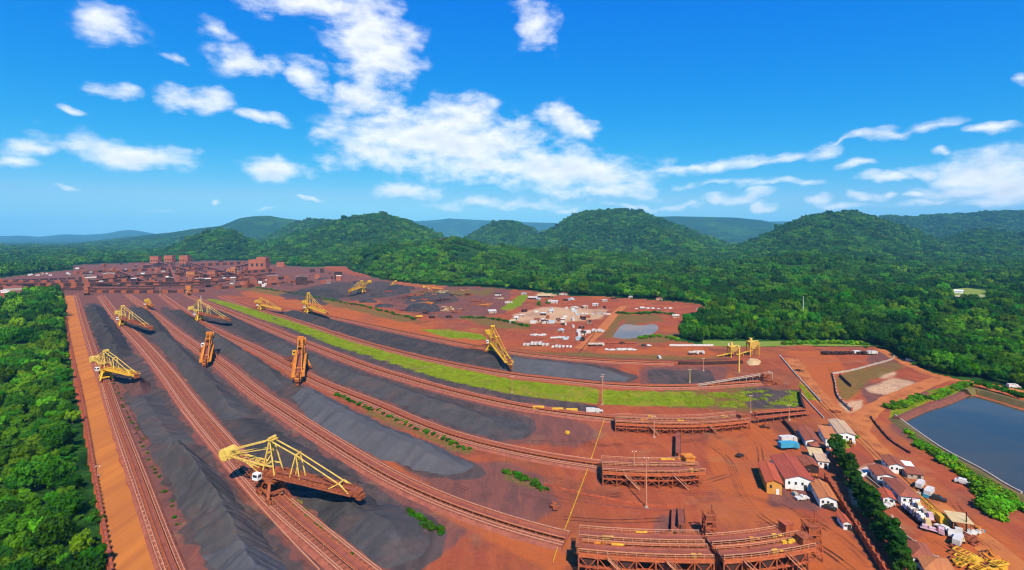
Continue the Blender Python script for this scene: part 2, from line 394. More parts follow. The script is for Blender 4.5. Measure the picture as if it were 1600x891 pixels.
TOPX, TOPY = zip(*[(-500,436),(0,434),(60,426),(112,418),(170,412),(230,411),(290,409),(330,408),(400,408),(440,415),(480,417),(540,416),(580,431),(650,443),(770,449),(880,461),(1000,467),(1100,476),(1180,541),(1330,541),(1402,556),(1500,592),(1600,610),(2600,760)])
def height(X, Y):
    X = np.asarray(X, float); Y = np.asarray(Y, float); Ys = np.maximum(Y, 1.0)
    xp = 800 + 800 * X / Ys; h = np.zeros(X.shape)
    for i, (D, wf, wb, pts) in enumerate(RIDGES):
        xs = np.array([p[0] for p in pts], float); zs = np.array([CAM_H - (p[1] - HOR) / F * D for p in pts])
        zc = np.interp(xp, xs, np.maximum(zs, 0)); edge = np.interp(xp, [xs[0]-60, xs[0], xs[-1], xs[-1]+60], [0,1,1,0])
        wx = (fbm(X / (wf*.28), Y / (wf*.9), 4, 40+i) - .5)
        u = (Y - D) / np.where(Y < D, wf * (1 + (1.1 if wf > 650 else .35)*wx), wb)
        pr = np.clip(1 - np.abs(u), 0, 1); pr = pr*pr*(3-2*pr) * .6 + pr * .4
        n = fbm(X / (D*.045), Y / (D*.045), 5, 90+i) - .5
        hh = zc * edge * pr * (1 + .55 * n * (1-pr) * 1.6) + zc * .02 * n
        h = np.maximum(h, np.where(pr > 0, hh, 0))
    dt = F*CAM_H/(np.interp(xp, TOPX, TOPY) - HOR); f = np.clip((Y - dt*1.02)/(dt*.16), 0, 1)
    return h * f*f*(3-2*f)
def gz(x, y): return float(height(np.array([x]), np.array([y]))[0])

MINE = [(150,1200),(165,891),(150,800),(136,715),(124,650),(112,590),(104,530),(97,470),(94,458),(62,458),(42,463),(0,478),(-200,520),(-600,520),(-500,436),(0,434),(60,426),(112,421),(112,414),(170,411),(230,410),(290,408),(330,407),(400,407),(440,415),(480,417),(540,416),(552,423),(580,431),(600,437),(650,443),(700,446),(770,449),(830,454),(880,461),(940,463),(1000,467),(1060,471),(1100,476),(1106,486),(1085,496),(1066,501),(1062,531),(1100,539),(1180,541),(1250,539),(1330,541),(1372,542),(1402,556),(1422,569),(1452,580),(1500,592),(1560,600),(1600,610),(1700,632),(1900,670),(2600,760),(2600,1200)]
CLEAR = [[(1478,453),(1510,450),(1545,454),(1548,466),(1545,480),(1515,486),(1490,482),(1480,468)],   # meadow in the forest
         [(228,391),(262,390),(262,393),(228,394)],
         [(30,404),(60,403),(70,407),(20,408)], [(1098,531),(1350,533),(1368,541),(1250,540),(1180,541),(1098,540)]]

def yard_masks(x, y):
    """colour zones of the yard floor (pixel polygons on the ground)"""
    Z = {}
    Z['ore'] = [
      [(124,474),(160,474),(205,520),(265,590),(335,690),(405,765),(520,880),(580,960),(320,960),(300,891),(240,760),(205,680),(175,590),(150,540)],
      [(205,474),(240,495),(305,550),(375,612),(475,682),(565,738),(655,790),(700,830),(690,870),(640,900),(600,900),(500,820),(420,750),(350,670),(270,580),(200,500)],
      [(255,476),(330,526),(430,582),(520,628),(640,685),(740,722),(765,742),(740,752),(660,745),(520,680),(420,616),(330,552),(250,489)],
      [(300,474),(400,513),(480,545),(575,583),(650,606),(720,625),(800,645),(835,657),(840,672),(815,688),(760,690),(694,670),(596,629),(498,590),(400,538),(307,494)],
      [(425,485),(480,492),(550,508),(650,530),(775,552),(880,562),(960,575),(1000,590),(985,598),(940,597),(880,591),(800,581),(720,568),(650,553),(550,526),(475,501)],
      [(430,462),(470,452),(520,441),(600,440),(645,450),(625,462),(560,470),(500,468),(520,480)],
      [(640,460),(700,456),(720,470),(660,480),(630,474)],[(1160,606),(1250,610),(1250,640),(1170,640)],[(1010,577),(1110,580),(1120,600),(1015,604)],
      [(420,490),(480,520),(600,563),(700,594),(800,616),(935,634),(935,644),(800,628),(700,606),(600,575),(480,532),(420,502)]]
    Z['purple'] = [[(560,432),(640,440),(800,452),(790,490),(700,500),(600,480)],[(1232,556),(1262,552),(1286,560),(1280,568),(1240,568)],[(1340,600),(1420,592),(1450,604),(1420,625),(1360,640)],[(1396,660),(1440,690),(1430,700),(1385,665)],[(0,405),(440,405),(560,432),(660,445),(640,470),(480,462),(300,462),(100,465),(0,452)],
      [(660,728),(790,722),(850,745),(880,790),(830,820),(760,800),(700,860),(640,905),(690,800)],
      [(90,460),(330,460),(460,520),(420,540),(330,500),(260,560),(200,500),(130,480)],
      [(200,520),(300,640),(420,770),(560,900),(500,960),(380,820),(280,680)],[(780,640),(900,655),(940,680),(900,700),(800,690)],
      [(1000,575),(1140,572),(1130,602),(1000,604)],[(1370,545),(1400,556),(1405,568),(1370,574),(1352,562)],[(1410,604),(1455,598),(1470,612),(1420,620)],
      [(1020,810),(1070,800),(1070,840),(1020,838)],[(1195,740),(1290,770),(1280,800),(1200,790)]]
    Z['orange'] = [[(400,450),(480,462),(620,500),(800,545),(760,552),(560,505),(440,478),(370,458)],
      [(1120,660),(1200,660),(1230,700),(1190,800),(1130,790),(1100,700)],[(1240,800),(1320,830),(1380,900),(1300,960),(1230,900)],
      [(1230,550),(1300,548),(1340,600),(1330,660),(1260,600)],[(1330,650),(1420,720),(1600,860),(1700,960),(1500,960),(1420,850),(1480,820),(1380,720)],
      [(1440,578),(1500,590),(1600,608),(1700,630),(1700,645),(1600,622),(1500,602)],[(930,545),(1100,543),(1130,556),(940,556)],[(520,650),(720,800),(900,870),(870,900),(680,800)],
      [(620,436),(700,447),(690,452),(610,444)]]
    Z['grass'] = [[(318,467),(340,468),(405,484),(475,508),(550,534),(650,562),(720,577),(800,593),(880,602),(935,607),(935,632),(880,627),(800,617),(700,596),(600,566),(520,540),(460,516),(400,496),(350,478)],
      [(940,609),(1020,613),(1090,614),(1080,634),(1020,636),(940,632)],
      [(655,514),(700,515),(750,522),(765,532),(700,528)],[(782,484),(812,462),(828,460),(812,478),(798,486)],
      [(1245,596),(1262,598),(1286,625),(1262,626)],
      
      [(1388,632),(1440,616),(1460,622),(1400,655)],[(1448,612),(1510,596),(1525,602),(1470,630)],[(1385,650),(1400,648),(1475,705),(1540,745),(1600,785),(1590,800),(1520,760),(1440,700)],
      [(452,778),(466,782),(560,870),(600,910),(580,915),(520,860)],[(1325,672),(1342,680),(1330,700),(1310,700)]]
    Z['olive'] = [[(1305,590),(1345,575),(1400,566),(1412,574),(1360,595),(1325,625),(1310,620)],[(1040,613),(1120,613),(1190,608),(1248,606),(1250,640),(1190,643),(1100,640),(1040,638)],[(1000,524),(1058,520),(1068,534),(960,536),(985,530)],[(968,493),(1025,492),(1040,500),(1000,505),(985,512)],[(943,530),(952,510),(968,490),(990,488),(970,500),(958,530)],[(340,444),(400,449),(520,470),(660,502),(630,504),(500,474),(390,455)],[(720,496),(760,494),(830,508),(820,516),(750,508)],
      [(640,455),(780,452),(760,462),(650,466)],[(800,556),(960,560),(1130,566),(1130,560),(960,553),(800,548)],[(520,612),(640,662),(740,702),(730,712),(600,660)],
      [(300,640),(350,692),(345,700),(292,650)],[(640,800),(700,832),(690,842),(640,815)],[(780,735),(850,760),(860,772),(790,752)],[(1030,604),(1180,602),(1180,608),(1030,612)],
      [(1350,745),(1380,765),(1360,790),(1340,770)],[(440,690),(600,790),(590,796),(430,702)],[(150,600),(185,690),(240,800),(232,800),(178,690)]]
    Z['pale'] = [[(800,492),(850,480),(950,484),(940,498),(870,505),(810,505)],[(1350,606),(1395,592),(1440,600),(1410,606),(1400,620),(1360,615)],[(1310,630),(1350,625),(1345,642),(1325,645)],
      [(1330,735),(1366,722),(1378,731),(1338,746)],[(850,455),(880,456),(870,462),(835,462)],
      [(1325,760),(1360,780),(1350,800),(1330,790)],[(1370,585),(1400,580),(1400,588),(1375,592)]]
    out = {}
    for k, ps in Z.items():
        m = np.zeros(x.shape, bool)
        for p in ps: m |= inpoly(x, y, p)
        out[k] = m.astype(float)
    return out
def blur(a, n=1):
    for _ in range(n):
        b = a.copy(); b[1:-1,:] = (a[:-2,:] + a[1:-1,:]*2 + a[2:,:]) / 4; a = b
        b = a.copy(); b[:,1:-1] = (a[:,:-2] + a[:,1:-1]*2 + a[:,2:]) / 4; a = b
    return a

def ground_material():
    m, nt, b = nodemat('forest_floor'); N = nt.nodes; L = nt.links.new
    b.inputs['Roughness'].default_value = .95; b.inputs['Specular IOR Level'].default_value = .02
    tc = N.new('ShaderNodeTexCoord')
    def noise(s, d=5):
        n = N.new('ShaderNodeTexNoise'); n.inputs['Scale'].default_value = s; n.inputs['Detail'].default_value = d; L(tc.outputs['Object'], n.inputs['Vector']); return n.outputs['Fac']
    def mix(f, a, c, lo=.4, hi=.6):
        r = N.new('ShaderNodeMapRange'); r.inputs[1].default_value = lo; r.inputs[2].default_value = hi; L(f, r.inputs[0])
        x = N.new('ShaderNodeMix'); x.data_type = 'RGBA'; L(r.outputs[0], x.inputs['Factor'])
        for s, v in ((6, a), (7, c)):
            if isinstance(v, tuple): x.inputs[s].default_value = (*v, 1)
            else: L(v, x.inputs[s])
        return x.outputs[2]
    c = mix(noise(.06), (.010,.036,.006), (.024,.070,.009))
    c = mix(noise(.0022, 4), c, (.045,.120,.014), .5, .66)
    c = mix(noise(.012, 6), c, (.008,.026,.005), .54, .66)
    L(c, b.inputs['Base Color'])
    bp = N.new('ShaderNodeBump'); bp.inputs['Distance'].default_value = 9.0; bp.inputs['Strength'].default_value = 1.0
    L(noise(.075, 3), bp.inputs['Height']); L(bp.outputs[0], b.inputs['Normal'])
    return m
M_['ground'] = ground_material()
def build_ground():
    nr, nc = 400, 660
    Y = np.concatenate([[-400, -60], 60 * np.exp(np.linspace(0, math.log(17500/60), nr))]); T = np.linspace(-1.55, 1.55, nc)
    YY = np.repeat(Y[:, None], nc, 1); XX = np.where(YY > 60, YY * T[None, :], np.linspace(-900, 900, nc)[None, :] * (1 if False else 1))
    XX[:3] = np.linspace(-900, 900, nc)[None, :]; XX[3:12] = (XX[3:12] * np.linspace(.1, 1, 9)[:, None] + np.linspace(-900, 900, nc)[None, :] * np.linspace(.9, 0, 9)[:, None])
    H = height(XX, YY)
    px, py = 800 + 800*XX/np.maximum(YY, 1), HOR + F*CAM_H/np.maximum(YY, 1)
    flat = inpoly(px, py, MINE); H = np.where(flat | (YY < 600), 0, H)
    V = np.stack([XX, YY, H], -1).reshape(-1, 3); nr2 = len(Y)
    i, j = np.meshgrid(np.arange(nr2-1), np.arange(nc-1), indexing='ij'); a = i*nc + j
    Fc = np.stack([a, a+1, a+nc+1, a+nc], -1).reshape(-1, 4)
    hi = V[Fc].reshape(-1, 4, 3)[:, :, 2].max(1) > 4.0
    for nm, sel in (('ground', ~hi), ('hills', hi)):
        f = Fc[sel]; u, inv = np.unique(f, return_inverse=True)
        o = mkobj(nm, np_mesh(nm, V[u], inv.reshape(-1, 4), M_['ground'], smooth=True)); tag(o, kind='structure')
build_ground()

TR = {
 1: [(119,461),(133,510),(152,570),(164,600),(184,660),(216,747),(268,891),(330,1040)],
 2: [(158,463),(190,505),(225,541),(262,585),(300,636),(345,690),(385,735),(425,778),(465,815),(510,852),(560,895),(650,965)],
 3: [(200,461),(236,488),(275,520),(312,546),(352,574),(400,614),(460,654),(531,700),(600,742),(661,772),(730,800),(800,823),(850,838),(904,850)],
 4: [(252,461),(307,500),(350,524),(400,546),(455,575),(498,598),(545,617),(596,637),(645,659),(694,678),(745,693),(800,706),(850,716),(900,724),(945,730)],
 5: [(292,461),(325,475),(400,505),(475,536),(575,574),(650,597),(720,616),(800,634),(880,647),(962,656)],
 6: [(345,464),(400,483),(475,506),(550,531),(650,558),(720,573),(800,587),(880,596),(940,602),(1020,606),(1100,605),(1200,598)],
 7: [(420,484),(480,489),(575,508),(650,524),(750,543),(850,558),(950,566),(1060,570)],
}

def yard_material():
    m, nt, b = nodemat('yard_floor'); N = nt.nodes; L = nt.links.new
    b.inputs['Roughness'].default_value = .95; b.inputs['Specular IOR Level'].default_value = .02
    tc = N.new('ShaderNodeTexCoord')
    def noise(s, d=6, st=None, rough=.6):
        n = N.new('ShaderNodeTexNoise'); n.inputs['Scale'].default_value = s; n.inputs['Detail'].default_value = d; n.inputs['Roughness'].default_value = rough
        src = tc.outputs['Object']
        if st:
            mp = N.new('ShaderNodeMapping'); mp.inputs['Scale'].default_value = st; mp.inputs['Rotation'].default_value = (0,0,.6); L(src, mp.inputs[0]); src = mp.outputs[0]
        L(src, n.inputs['Vector']); return n.outputs['Fac']
    def rng(f, lo, hi, smooth=True):
        r = N.new('ShaderNodeMapRange'); r.inputs[1].default_value = lo; r.inputs[2].default_value = hi; L(f, r.inputs[0])
        if smooth: r.interpolation_type = 'SMOOTHSTEP'
        return r.outputs[0]
    def mixc(f, a, c):
        x = N.new('ShaderNodeMix'); x.data_type = 'RGBA'; L(f, x.inputs['Factor'])
        for s, v in ((6, a), (7, c)):
            if isinstance(v, tuple): x.inputs[s].default_value = (*v, 1)
            else: L(v, x.inputs[s])
        return x.outputs[2]
    def math(op, a, c):
        n = N.new('ShaderNodeMath'); n.operation = op
        for i, v in enumerate((a, c)):
            if isinstance(v, float): n.inputs[i].default_value = v
            else: L(v, n.inputs[i])
        return n.outputs[0]
    A = N.new('ShaderNodeAttribute'); A.attribute_name = 'zoneA'; Bt = N.new('ShaderNodeAttribute'); Bt.attribute_name = 'zoneB'
    sa = N.new('ShaderNodeSeparateColor'); L(A.outputs['Color'], sa.inputs[0]); sb = N.new('ShaderNodeSeparateColor'); L(Bt.outputs['Color'], sb.inputs[0])
    nb = noise(.055, 6); nf = noise(.6, 4); nl = noise(.012, 4); nm = noise(.2, 5, (1,.25,1))
    def zone(v, w=.5, soft=.16): return rng(math('ADD', v, math('MULTIPLY', math('SUBTRACT', nb, .5), w * 2)), .5 - soft, .5 + soft)
    red = mixc(rng(nl, .35, .65), (.345,.080,.034), (.270,.064,.034))
    red = mixc(rng(nm, .35, .72), red, (.385,.100,.038))
    c = mixc(math('MULTIPLY', rng(noise(.0085, 5), .47, .60), .75), red, mixc(rng(nb, .35, .65), (.20,.072,.034), (.27,.078,.036)))
    c = mixc(math('MULTIPLY', rng(noise(.028, 6, None, .7), .52, .64), .55), c, (.135,.052,.034))
    c = mixc(math('MULTIPLY', rng(noise(.017, 4), .54, .66), .6), c, (.47,.140,.034))
    c = mixc(zone(sa.outputs[1], .6, .4), c, mixc(rng(nm, .3, .7), (.125,.062,.054), (.205,.080,.060)))
    c = mixc(math('MULTIPLY', zone(sa.outputs[2], .6, .45), .85), c, (.43,.112,.030))
    c = mixc(math('MULTIPLY', zone(sb.outputs[1], .9, .4), .9), c, mixc(rng(nf, .4, .65), (.64,.47,.27), (.46,.26,.14)))
    c = mixc(math('MULTIPLY', zone(sb.outputs[2], 1.1, .35), .85), c, mixc(rng(nf, .4, .6), (.085,.115,.018), (.20,.125,.042)))
    c = mixc(zone(sb.outputs[0], .35, .12), c, mixc(rng(nb, .4, .62), (.17,.23,.012), (.24,.25,.018)))
    for st_, rot_, amt in (((1,.10,1), .75, .32), ((1,.08,1), -.5, .28), ((.12,1,1), .1, .25)):      # wheel ruts and grader lines
        mp_ = N.new('ShaderNodeMapping'); mp_.inputs['Scale'].default_value = st_; mp_.inputs['Rotation'].default_value = (0,0,rot_); L(tc.outputs['Object'], mp_.inputs[0])
        n_ = N.new('ShaderNodeTexNoise'); n_.inputs['Scale'].default_value = .35; n_.inputs['Distortion'].default_value = 2.2; n_.inputs['Detail'].default_value = 6; n_.inputs['Roughness'].default_value = .65; L(mp_.outputs[0], n_.inputs['Vector'])
        c = mixc(math('MULTIPLY', rng(n_.outputs['Fac'], .52, .72), amt), c, (.150,.050,.034)); c = mixc(math('MULTIPLY', rng(n_.outputs['Fac'], .46, .28), amt*.9), c, (.44,.130,.052))
    c = mixc(math('MULTIPLY', rng(noise(.021, 5), .50, .68), .45), c, (.19,.078,.060))
    ore = mixc(rng(nm, .35, .65), (.060,.050,.047), (.098,.073,.066))
    c = mixc(zone(sa.outputs[0], .5, .22), c, ore)
    c = mixc(math('MULTIPLY', rng(nf, .55, .8), .35), c, mixc(rng(nb, .4, .6), (.12,.05,.035), (.5,.25,.13)))
    tn = N.new('ShaderNodeMix'); tn.data_type = 'RGBA'; tn.blend_type = 'MULTIPLY'; tn.inputs['Factor'].default_value = 1; L(c, tn.inputs[6]); tn.inputs[7].default_value = (1.03,.92,.86,1); c = tn.outputs[2]   # iron-red dust over everything
    L(c, b.inputs['Base Color'])
    bp = N.new('ShaderNodeBump'); bp.inputs['Distance'].default_value = .35; bp.inputs['Strength'].default_value = 1.0
    L(noise(.5, 6), bp.inputs['Height']); L(bp.outputs[0], b.inputs['Normal'])
    return m
M_['yard'] = yard_material()
def build_yard():
    ys = np.concatenate([np.arange(400, 520, 1.5), np.arange(520, 640, 2.0), np.arange(640, 1100, 3.5)]); xs = np.arange(-420, 2000, 3.2)
    X, Yp = np.meshgrid(xs, ys); D = F*CAM_H/(Yp - HOR); nr, nc = X.shape
    jx = (fbm(X/9, Yp/9, 3, 5) - .5) * 5; jy = (fbm(X/11, Yp/6, 3, 8) - .5) * np.interp(Yp, [400, 480, 700], [.8, 2.5, 5])
    ins = inpoly(X + jx, Yp + jy, MINE)
    z = yard_masks(X, Yp); z = {k: blur(v, 2) for k, v in z.items()}
    WX = (X-800)/F*D; dm = np.full(X.shape, 1e9)                     # dust and spilt ballast beside the tracks
    for k, px in TR.items():
        for q in wpath(px, 0, 9.0): dm = np.minimum(dm, (WX-q.x)**2 + (D-q.y)**2)
    dm = np.sqrt(dm) + (fbm(WX/14, D/14, 3, 21)-.5) * 7
    nearb = np.clip((dm-7.2)/2.5, 0, 1); inner = z['ore'] > .02
    z['purple'] = np.where(inner & (Yp < 1000), np.maximum(z['purple'], np.clip((17-dm)/5, 0, 1)), z['purple']); z['ore'] = z['ore'] * nearb
    V = np.stack([(X-800)/F*D, D, np.full(X.shape, .05)], -1).reshape(-1, 3)
    i, j = np.meshgrid(np.arange(nr-1), np.arange(nc-1), indexing='ij'); a = i*nc + j
    Fc = np.stack([a+nc, a+nc+1, a+1, a], -1)
    ok = ins[:-1,:-1] & ins[1:,:-1] & ins[:-1,1:] & ins[1:,1:]; Fc = Fc[ok]
    u, inv = np.unique(Fc, return_inverse=True)
    me = np_mesh('yard_floor', V[u], inv.reshape(-1, 4), M_['yard'])
    for nm, ks in (('zoneA', ('ore','purple','orange')), ('zoneB', ('grass','pale','olive'))):
        at = me.attributes.new(nm, 'FLOAT_COLOR', 'POINT')
        d = np.ones((len(u), 4), np.float32)
        for q, k in enumerate(ks): d[:, q] = z[k].ravel()[u]
        at.data.foreach_set('color', d.ravel())
    tag(mkobj('yard_floor', me), kind='structure')
build_yard()

# orange haul road on the far left, and the earth roads round the reservoir
def ribbon(name, left, right, z, m, n=14):
    l = wpath(left, z, None, n); r = wpath(right, z, None, n); k = min(len(l), len(r)); mb = MB(); cols = 7
    vs = []
    for i in range(k):
        for q in range(cols):
            p = l[i].lerp(r[i], q/(cols-1)); w = (random.random()-.5) * (1.0 if q in (0, cols-1) else 0); vs.append((p.x + w, p.y, z))
    mb.add(vs, [(i*cols+q, i*cols+q+1, (i+1)*cols+q+1, (i+1)*cols+q) for i in range(k-1) for q in range(cols-1)])
    return tag(mb.build(name, m), kind='structure')
M_['haul'] = mat('haul_road_earth', (.54,.170,.030), (.40,.120,.030), .10, .95, .12, bscale=.8, stretch=(1.6,.12,1))
M_['road'] = mat('earth_road', (.52,.165,.042), (.42,.118,.036), .12, .95, .12, bscale=.7)
ribbon('haul_road', [(101,462),(107,510),(119,570),(127,600),(138,660),(153,747),(180,891),(210,1040)], [(117,462),(128,510),(146,570),(155,600),(170,660),(196,747),(248,891),(310,1040)], .12, M_['haul'])
def path_ribbon(name, px, half, z, m):
    w = wpath(px, 0, 6.0); mb = MB(); vs = []; k = 5
    for i, (p, d, r) in enumerate(frames(w)):
        for q in range(k):
            o = (q/(k-1)-.5) * 2 * half + ((random.random()-.5) * 1.2 if q in (0, k-1) else 0); s = p + r * o; vs.append((s.x, s.y, z))
    mb.add(vs, [((i+1)*k+q, (i+1)*k+q+1, i*k+q+1, i*k+q) for i in range(len(w)-1) for q in range(k-1)])
    return tag(mb.build(name, m), kind='structure')
path_ribbon('earth_road', [(1236,560),(1266,602),(1302,640),(1345,678),(1400,732),(1470,798),(1540,850),(1610,905),(1720,980)], 5.0, .10, M_['road'])
path_ribbon('earth_road', [(1338,672),(1356,646),(1392,624),(1440,604),(1470,592)], 5.0, .115, M_['road'])
path_ribbon('earth_road', [(1374,546),(1412,566),(1450,584),(1500,596),(1560,605),(1620,618),(1720,640)], 4.0, .13, M_['road'])
path_ribbon('earth_road', [(905,545),(935,520),(960,492),(975,478)], 5.0, .10, M_['road'])

# water
def water_mat(name, deep, rough=.06, spec=.5):
    m, nt, b = nodemat(name); N = nt.nodes; L = nt.links.new
    b.inputs['Base Color'].default_value = (*deep, 1); b.inputs['Roughness'].default_value = rough; b.inputs['IOR'].default_value = 1.33
    b.inputs['Specular IOR Level'].default_value = spec
    tc = N.new('ShaderNodeTexCoord'); n = N.new('ShaderNodeTexNoise'); n.inputs['Scale'].default_value = .35; n.inputs['Detail'].default_value = 3
    L(tc.outputs['Object'], n.inputs['Vector']); bp = N.new('ShaderNodeBump'); bp.inputs['Distance'].default_value = .03; bp.inputs['Strength'].default_value = .6
    L(n.outputs['Fac'], bp.inputs['Height']); L(bp.outputs[0], b.inputs['Normal'])
    n2 = N.new('ShaderNodeTexNoise'); n2.inputs['Scale'].default_value = .018; n2.inputs['Detail'].default_value = 3; L(tc.outputs['Object'], n2.inputs['Vector'])
    r = N.new('ShaderNodeMapRange'); r.inputs[1].default_value = .4; r.inputs[2].default_value = .7; L(n2.outputs['Fac'], r.inputs[0])
    x = N.new('ShaderNodeMix'); x.data_type = 'RGBA'; L(r.outputs[0], x.inputs['Factor']); x.inputs[6].default_value = (*deep, 1); x.inputs[7].default_value = (deep[0]*2.2, deep[1]*1.5, deep[2]*1.05, 1)
    L(x.outputs[2], b.inputs['Base Color'])
    return m
M_['water'] = water_mat('reservoir_water', (.034,.042,.032), .08, .38); M_['water2'] = water_mat('pond_water', (.17,.15,.115), .3, .3)
RES = [(1407,660),(1450,643),(1482,633),(1509,621),(1523,620),(1564,631),(1600,642),(1680,662),(1800,700),(1900,760),(1820,870),(1740,850),(1660,812),(1600,786),(1570,772),(1530,746),(1475,716),(1440,691)]
def flat_poly(name, px, z, m):
    mb = MB(); vs = [P(*q) for q in px]; mb.add([(v.x, v.y, z) for v in vs], [tuple(range(len(vs)))[::-1]])
    o = mb.build(name, m); 
    if o.data.polygons[0].normal.z < 0: o.data.flip_normals()
    return tag(o, kind='structure')
flat_poly('reservoir_water', [(q.x + random.uniform(-1.6,1.6), q.y + random.uniform(-.8,.8)) for q in spline(RES + RES[:1], 12)][:-1], .22, M_['water'])
flat_poly('pond_water', [(q.x, q.y) for q in spline([(957,527),(966,514),(976,507),(1000,509),(1022,507),(1029,513),(1020,522),(1002,527),(975,530),(957,527)], 4)][:-1], .20, M_['water2'])
# banks round the reservoir: earth dike with a stone edge
M_['bank'] = mat('bank_earth', (.20,.12,.045), (.12,.11,.03), .35, .95, .3, bscale=1.5)
M_['bankred'] = mat('bank_red_earth', (.22,.072,.045), (.15,.055,.04), .35, .95, .3, bscale=1.5)
def dike(name, label, px, prof, m):
    mb = MB(); sweep(mb, wpath(px, 0, 4.0), prof); return tag(mb.build(name, m), label, 'embankment')
dike('reservoir_dike', 'grassy earth dike along the near left bank of the reservoir', [(1401,656),(1440,686),(1476,711),(1532,741),(1572,766),(1604,782),(1664,806),(1745,844)], [(-1.5,.1),(-.6,1.5),(1.2,1.5),(4.2,.1)], M_['bank'])
dike('reservoir_dike', 'red earth dike along the far bank of the reservoir', [(1402,659),(1448,639),(1480,629),(1508,617)], [(-3.5,.1),(-1.2,2.4),(.6,2.4),(2.6,.1)], M_['bankred'])
dike('reservoir_dike', 'dark overgrown dike under the road on the right bank of the reservoir', [(1508,616),(1526,615),(1566,626),(1604,637),(1684,657),(1804,694)], [(-4,.1),(-1.2,3.2),(1.2,3.2),(3.5,.1)], M_['bank'])

M_['meadow'] = mat('meadow_grass', (.16,.24,.02), (.24,.24,.05), .05, .95, .2, bscale=.6)
flat_poly('meadow', [(1478,453),(1510,450),(1545,454),(1548,466),(1545,480),(1515,486),(1490,482),(1480,468)], .07, M_['meadow'])
flat_poly('grass_verge', [(1098,532),(1180,534),(1260,533),(1350,533),(1372,541),(1330,541.5),(1250,540),(1180,542),(1098,541)], .09, M_['meadow'])
path_ribbon('meadow_lane', [(1486,464),(1510,462),(1540,463)], 5, .12, M_['paleslab'])

# wheel ruts worn into the open yard and roads
def rut_mat():
    m, nt, b = nodemat('wheel_rut'); N = nt.nodes; L = nt.links.new; b.inputs['Base Color'].default_value = (.17,.058,.036,1); b.inputs['Roughness'].default_value = .95; b.inputs['Specular IOR Level'].default_value = .02
    tc = N.new('ShaderNodeTexCoord'); n = N.new('ShaderNodeTexNoise'); n.inputs['Scale'].default_value = .12; n.inputs['Detail'].default_value = 5; L(tc.outputs['Object'], n.inputs['Vector'])
    r = N.new('ShaderNodeMapRange'); r.inputs[1].default_value = .42; r.inputs[2].default_value = .66; r.inputs[4].default_value = .42; L(n.outputs['Fac'], r.inputs[0])
    t = N.new('ShaderNodeBsdfTransparent'); x = N.new('ShaderNodeMixShader'); L(r.outputs[0], x.inputs[0]); L(t.outputs[0], x.inputs[1]); L(b.outputs[0], x.inputs[2]); L(x.outputs[0], N['Material Output'].inputs['Surface']); return m
M_['rut'] = rut_mat()
RUTS = [[(1100,690),(1140,720),(1160,770),(1200,815),(1290,860),(1380,930)],[(1110,680),(1150,700),(1180,745),(1230,790),(1310,840),(1400,920)],[(1130,660),(1180,690),(1190,730)],[(1060,770),(1140,770),(1220,790),(1300,830)],[(900,700),(980,695),(1080,690),(1180,680)],[(920,780),(1000,770),(1080,760),(1150,740)],
 [(820,690),(900,690),(960,700)],[(720,780),(800,775),(880,790)],[(1180,820),(1240,830),(1330,890)],[(1230,560),(1258,600),(1296,642),(1340,682),(1396,736),(1466,802)],[(1240,556),(1272,602),(1308,640),(1350,678),(1406,732),(1476,798),(1560,862)],[(1344,668),(1360,646),(1396,622),(1440,604)],
 [(1380,550),(1416,570),(1452,586),(1502,598),(1562,607)],[(1250,552),(1290,566),(1300,580)],[(1290,560),(1330,562),(1360,566)],[(700,540),(800,546),(900,554)],[(640,500),(720,508),(800,520)],[(430,466),(520,485),(640,512)],[(880,810),(960,815),(1040,812)],[(960,690),(1000,720),(1010,760)],[(1480,640+130),(1500,800),(1560,850)],[(1430,800),(1460,850),(1510,870)],
 [(560,690),(640,730),(740,770)],[(300,690),(350,745),(420,820),(500,900)],[(200,640),(230,690),(262,690)]]
def build_ruts():
    mb = MB(); q = random.Random(2)
    for r in RUTS:
        for rep in range(2):
            dx, dy = q.uniform(-5,5), q.uniform(-3,3); w = wpath([(x+dx*rep, y+dy*rep) for x, y in r], 0, 5.0)
            if len(w) < 3: continue
            for o in (-1.0, 1.0):
                vs = []
                for p, d, rr in frames(w):
                    for s in (-.28, .28): v = p + rr*(o+s); vs.append((v.x, v.y, .142 + .002*rep))
                mb.add(vs, [(2*i, 2*i+1, 2*i+3, 2*i+2) for i in range(len(w)-1)])
    tag(mb.build('wheel_ruts', M_['rut']), kind='structure')
build_ruts()
